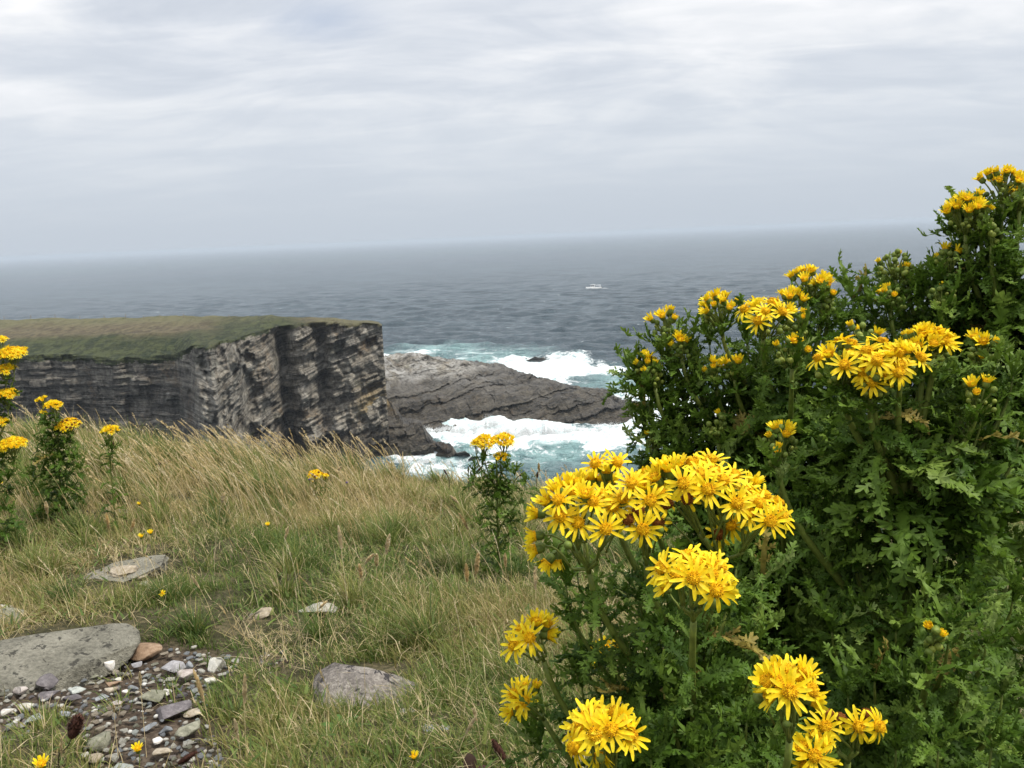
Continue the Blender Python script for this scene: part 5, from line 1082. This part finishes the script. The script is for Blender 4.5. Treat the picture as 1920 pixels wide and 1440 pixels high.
small_ragwort('small ragwort alone in front of the white surf', (932, 1000), 2.7, [(907, 820, 42, 'open'), (944, 818, 42, 'open'), (938, 852, 26, 'half'), (892, 828, 18, 'half')], 31, [(905, 870), (950, 880), (965, 890), (890, 890), (925, 900), (900, 985), (960, 975), (940, 920), (985, 905)], 1.0, .013, 1.1, .085, .04, .0045)
small_ragwort('ragwort cut off by the left edge, tiers of yellow heads over the cliff', (-12, 1000), 2.9, [(20, 653, 50, 'open'), (2, 632, 22, 'open'), (6, 686, 38, 'open'), (10, 732, 40, 'open'), (-4, 786, 30, 'open'), (20, 824, 50, 'open'), (-40, 660, 60, 'open'), (-50, 760, 50, 'open')], 32, [(-10, 700), (-20, 760), (5, 860), (-30, 850), (15, 900), (-20, 940), (20, 960)], 1.0, .02, 1.1, .10, .045, .004)
small_ragwort('bushy little ragwort with one deep orange head near the left edge', (108, 905), 3.2, [(99, 754, 32, 'half'), (78, 746, 16, 'half'), (126, 788, 42, 'old'), (82, 772, 12, 'budy')], 33, [(90, 800), (110, 810), (80, 830), (125, 830), (95, 850), (140, 860), (70, 870), (115, 870), (150, 880), (60, 890)], 1.0, .012, 1.1, .10, .045, .004)
small_ragwort('slender ragwort with a single yellow head above the brown plantain spike', (204, 880), 3.1, [(205, 802, 28, 'half')], 34, [(200, 835), (210, 845)], .8, .014, 1.1, .07, .04, .0025)
small_ragwort('low ragwort with dull orange heads half hidden in the tall brow grass', (600, 905), 3.7, [(590, 884, 26, 'old'), (609, 890, 12, 'old')], 35, [], .6, .02, 1.3, .07, .04, .003)

# ---- little yellow hawkbits on thin stalks
def hawkbit(label, px, py, wpx, rootpx, rooty, up=1.0, tw=.3):
    g = ground_hit(rootpx, rooty); d = (g-EYE)@CF; p = P(px, py, d*.995); rt_ = tag(empty("hawkbit", g), label, 'wild flower', 'small yellow flowers in the turf')
    mb = MB(); mb.tube(bez(g, g+UP*.03, p-fv(up, tw, 0)*.03, p-fv(up, tw, 0)*.006, 8), .0009, 5, 0, .4); mb.build("stem", m_stem, rt_, True, origin=g)
    s_ = wpx*d/F/.022; o = bpy.data.objects.new("flower_head", HEADS['half' if up > .8 else 'open'][int(px) % 4]); sc.collection.objects.link(o); o.parent = rt_
    z = fv(up, tw, 0); x = norm(np.cross(z, [.3, .9, .1])); y = np.cross(z, x); q = p-g
    o.matrix_local = Matrix(((x[0]*s_, y[0]*s_, z[0]*s_, q[0]), (x[1]*s_, y[1]*s_, z[1]*s_, q[1]), (x[2]*s_, y[2]*s_, z[2]*s_, q[2]), (0, 0, 0, 1)))
for a in (('left one of the pair of yellow hawkbits above the bedrock ledge', 265, 1006, 18, 272, 1060), ('right one of the pair of yellow hawkbits above the bedrock ledge', 282, 999, 18, 286, 1060),
          ('lone yellow hawkbit in the turf below the bedrock ledge', 304, 1112, 13, 302, 1140, .6, .9), ('tiny yellow flower in the grass behind the hawkbit pair', 261, 945, 13, 268, 990), ('yellow hawkbit in the tussock left of the thick seed heads', 502, 984, 15, 520, 1050),
          ('yellow hawkbit standing in the gravel patch', 258, 1405, 34, 262, 1460), ('yellow hawkbit cut by the bottom edge at lower left', 78, 1434, 46, 82, 1480), ('pale yellow hawkbit at the bottom below the boulder', 776, 1419, 30, 778, 1465),
          ('bright yellow speck of a flower in the brow grass near the purple ones', 587, 903, 9, 587, 930), ('tiny yellow flower at the left edge of the turf', 2, 907, 12, 4, 960), ('yellow bud in the turf under the orange ragwort head', 107, 897, 9, 110, 940), ('tiny yellow flower right of the boulder in the turf', 940, 1226, 12, 944, 1250, .5, .9)):
    hawkbit(*a)
# ---- ribwort plantain heads
m_plan = leafy("plantain_head", [(0, (.03, .012, .008)), (.6, (.09, .035, .022)), (1, (.17, .08, .05))], .9, .05, noise_scale=500)
m_pstem = leafy("plantain_stem", [(0, (.05, .045, .02)), (1, (.09, .085, .035))], .7, .05)
def plantain(label, tip, foot, root, wpx, bend=0):
    g = ground_hit(*root); d = (g-EYE)@CF; a = P(*foot, d*.995); b = P(*tip, d*.995); rt_ = tag(empty("plantain", g), label, 'plantain', 'brown plantain heads in the grass')
    mb = MB(); mb.tube(bez(g, g+UP*.06, a-norm(b-a)*.04, a, 10), .0011*max(1, d/2), 5, 0, .5); mb.build("stem", m_pstem, rt_, True, origin=g)
    mb = MB(); rg = np.random.default_rng(int(tip[0])); r_ = wpx/2*d/F; L = np.linalg.norm(b-a); T = (b-a)/L
    mb.tube(np.array([a+(b-a)*t for t in np.linspace(0, 1, 9)]), r_*np.array([.3, .8, .95, 1, 1, .95, .85, .6, .2])*.8, 10, 0, .3)
    for i in range(260):
        t = rg.random(); o = rg.normal(size=3); o -= o@T*T; o = norm(o); rr = r_*math.sin(math.pi*min(max(t*.9+.07, 0), 1))**.5
        p = a+(b-a)*t+o*rr*.75; w_ = np.cross(o, T)*r_*.16; mb.add(np.array([p-w_, p+w_, p+o*rr*.45+T*r_*.35]), [(0, 1, 2)], None, 0, rg.random())
    mb.build("seed_head", m_plan, rt_, origin=g)
for a in (('dark upright plantain head below the slender ragwort at left', (212, 828), (211, 852), (214, 925), 6), ('thick fuzzy brown plantain head at the lower left by the gravel', (148, 1342), (134, 1384), (112, 1450), 26), ('reddish plantain head lying sideways in the brow grass', (320, 863), (293, 872), (288, 905), 6),
          ('small dark plantain head in the brow grass left of the bent one', (357, 873), (368, 882), (370, 920), 5), ('bent dark brown plantain head in the brow grass', (454, 882), (434, 893), (414, 925), 7), ('dark plantain head leaning left at the bottom right of the boulder', (924, 1388), (948, 1428), (955, 1465), 17),
          ('fuzzy dark plantain head lying at the bottom of the gravel', (368, 1410), (334, 1432), (325, 1455), 13), ('dark thin plantain head left of the small ragwort', (878, 874), (878, 886), (880, 935), 3.6), ('shorter dark plantain head beside the thin one', (882, 884), (884, 894), (885, 935), 3.6),
          ('red-brown plantain head leaning against the small ragwort', (905, 874), (893, 886), (890, 930), 5), ('dark plantain head right of the small ragwort', (984, 886), (974, 892), (960, 940), 6), ('upright dark plantain head in the thin grass right of the small ragwort', (1008, 885), (1007, 896), (1006, 940), 5),
          ('dark plantain head on the brow against the shore ledges', (832, 880), (838, 890), (842, 930), 4)):
    plantain(*a)
# ---- dock leaf and broad green leaves
def broad(name, label, cat, root, leaves, cols, size):
    g = ground_hit(*root); rt_ = tag(empty(name, g), label, cat); m = leafy(name+"_tissue", cols, .5, .2); rg = np.random.default_rng(3)
    for (az_, el, L, W_) in leaves:
        mb = MB(); k = 9; V = []
        for i in range(k):
            t = i/(k-1); w_ = W_*math.sin(math.pi*min(t*.93+.05, 1))**.8; x = L*t; z = math.sin(el)*x-.25*L*t*t; xx = x*math.cos(el)
            for s_ in (-1, 0, 1): V.append((xx*math.cos(az_)-s_*w_*math.sin(az_), xx*math.sin(az_)+s_*w_*math.cos(az_), z+abs(s_)*w_*.35))
        mb.add(np.array(V), None, grid_faces(k, 3), 0, rg.random()); mb.build("leaf", m, rt_, True)
broad("dock_plant", 'dark reddish dock leaf standing at the bottom edge right of the boulder', 'dock plant', (885, 1462), [(1.9, 1.35, .055, .011), (2.9, .9, .035, .008), (.3, .6, .04, .012)], [(0, (.06, .035, .028)), (.5, (.09, .06, .04)), (1, (.16, .05, .05))], 1)
broad("plantain_rosette", 'rosette of fresh green leaves in front of the boulder', 'leafy plant', (640, 1372), [(a, .5, .05, .008) for a in (0, .9, 1.9, 2.9, 3.8, 4.7, 5.6)], [(0, (.05, .12, .02)), (1, (.09, .19, .035))], 1)
# ---- purple scabious specks
m_pur = leafy("scabious_petal", [(0, (.10, .07, .22)), (1, (.22, .16, .42))], .6, .2)
for px, py, lb in ((580, 898, 'tiny blue-purple scabious flower left of the yellow speck in the brow grass'), (651, 904, 'tiny blue-purple scabious flower right of the yellow speck in the brow grass')):
    g = ground_hit(px, py+34); d = (g-EYE)@CF; p = P(px, py, d*.99); rt_ = tag(empty("scabious", g), lb, 'wild flower', 'purple scabious on the brow')
    mb = MB(); mb.tube(bez(g, g+UP*.03, p-UP*.03, p, 6), .001, 4, 0, .4); mb.build("stem", m_stem, rt_, origin=g)
    V, Fa = stone_shape(2, 5, 0, rough=.3); mb = MB(); mb.add(V*np.array([.007, .007, .005])+p, Fa, None, 0, .5); mb.build("flower_head", m_pur, rt_, origin=g)
# ================================================================== FENCES, BOAT
m_wire, n = newmat("fence_wire"); out(n, principled(n, (.30, .31, .31), .5, None, .5, Metallic=.6))
m_wood, n = newmat("weathered_post"); out(n, principled(n, n.ramp(n.noise(n.scale(pos(n), 60, 60, 6), 1, 4), [(.3, (.08, .07, .055)), (.7, (.22, .20, .17))]), .9))
fa, fb = onz(330, 846, H-1.62), onz(1260, 912, H-2.05)
fb = fa+(fb-fa); rt_ = tag(empty("wire_fence", (fa[0], fa[1], fa[2]-.9)), 'thin wire fence below the grassy brow in front of the sea', 'fence'); b0 = np.array(rt_.location)
for q in (fa, fb):
    g = float(zrel(q[0], q[1]))+H; mb = MB(); mb.tube([(q[0], q[1], g-.3), (q[0], q[1], q[2]+.04)], [.045, .04], 9); mb.build("post", m_wood, rt_, origin=b0)
for k, dz in enumerate((0, -.10, -.2)):
    t = np.linspace(0, 1, 24)[:, None]; pts = fa*(1-t)+fb*t; pts[:, 2] += dz-.05*np.sin(np.pi*t[:, 0]); mb = MB(); mb.tube(pts, .0022, 4); mb.build("wire", m_wire, rt_, origin=b0)
# far fence on the crest of the headland
xsf = [8, 58, 104, 150, 196, 236, 270, 300, 345, 388, 430]
pts = [onz(a, 599, H-12.35) for a in xsf]; rt_ = tag(empty("post_fence", pts[0]), 'line of tiny fence posts along the crest of the grassy headland', 'fence'); b0 = np.array(rt_.location)
for k, q in enumerate(pts):
    mb = MB(); mb.tube([q-UP*1.0, q+UP*(.75+.15*(k % 3))], [.07, .06], 6); mb.build("post", m_wood, rt_, origin=b0)
# boat
bp = onz(1113, 542, 0); v = empty("fishing_boat", (bp[0], bp[1], .1)); tag(v, 'small white motor boat alone far out on the sea', 'boat')
v.rotation_euler = (0, 0, R(8))
m_white, n = newmat("white_boat_paint"); out(n, principled(n, n.mix(n.noise(pos(n), 3, 4), (.72, .72, .72), (.84, .84, .82)), .35, None, .5))
m_dark, n = newmat("boat_glass"); out(n, principled(n, (.03, .035, .04), .1, None, .6))
m_red, n = newmat("boat_bottom"); out(n, principled(n, (.22, .06, .05), .6))
L = 9.6; k = 13; V = []
for i in range(k):
    t = i/(k-1); x = (t-.5)*L; w_ = 1.45*(1-max(0, (.42-t)/.42)**2.2) if t < .42 else 1.45-.15*(t-.42); sh = 1.05+.55*max(0, .5-t)*1.6
    w_ = max(w_, .04)
    for (yy, zz) in ((-w_, sh), (-w_*.92, .45), (-w_*.55, -.15), (0, -.4), (w_*.55, -.15), (w_*.92, .45), (w_, sh)): V.append((x-(.5*max(0, .3-t)*zz), yy, zz))
Q = [list(q) for q in grid_faces(k, 7)]; mi = [1 if (i % 6) in (2, 3) else 0 for i in range(len(Q))]
Q += [(i*7, (i+1)*7, (i+1)*7+6, i*7+6) for i in range(k-1)]; mi += [0]*(k-1)
o = mk("hull", V, np.array(Q), [m_white, m_red], v, None, False, mi)
mb = MB(); mb.box((-.6, 0, 1.9), (1.3, 1.0, .75)); mb.box((-.5, 0, 2.70), (1.55, 1.15, .06)); wh = mb.build("wheelhouse", m_white, v)
mb = MB(); mb.box((-1.92, 0, 2.15), (.03, .8, .32)); [mb.box((x, s*1.015, 2.15), (.36, .02, .30)) for x in (-1.2, -.25) for s in (-1, 1)]; mb.build("window", m_dark, wh)
mb = MB(); mb.tube([(-.3, 0, 2.7), (-.3, 0, 4.3)], [.05, .03], 6); mb.tube([(-.3, -.6, 3.6), (-.3, .6, 3.6)], .03, 5); mb.build("mast", m_white, v)
mb = MB(); [mb.tube([(x, s*1.3, 1.05), (x, s*1.3, 2.2)], .04, 5) for x in (1.6, 4.3) for s in (-1, 1)]; mb.box((3.0, 0, 2.25), (1.6, 1.35, .05)); mb.build("canopy_frame", m_white, v)
mb = MB(); rg = np.random.default_rng(4)
for i in range(420):
    s_ = rg.choice([-1, 1]); t = rg.random()**1.3; V_, Fa = ICO[1]
    mb.add(V_*np.array([.5, .25, .12])*rg.uniform(.3, 1)+np.array([-4.2+t*13, s_*(.5+1.0*min(t*3, 1)+.7*t+rg.normal(0, .12)), -.02+.3*(1-t)*rg.random()]), Fa)
m_wk, n = newmat("wake_foam"); out(n, principled(n, (.85, .87, .87), .9)); wk = mb.build("boat_wake", m_wk); wk.location = v.location; wk.rotation_euler = v.rotation_euler
tag(wk, 'white wash thrown up along the sides of the motor boat', 'wake', None, 'stuff')
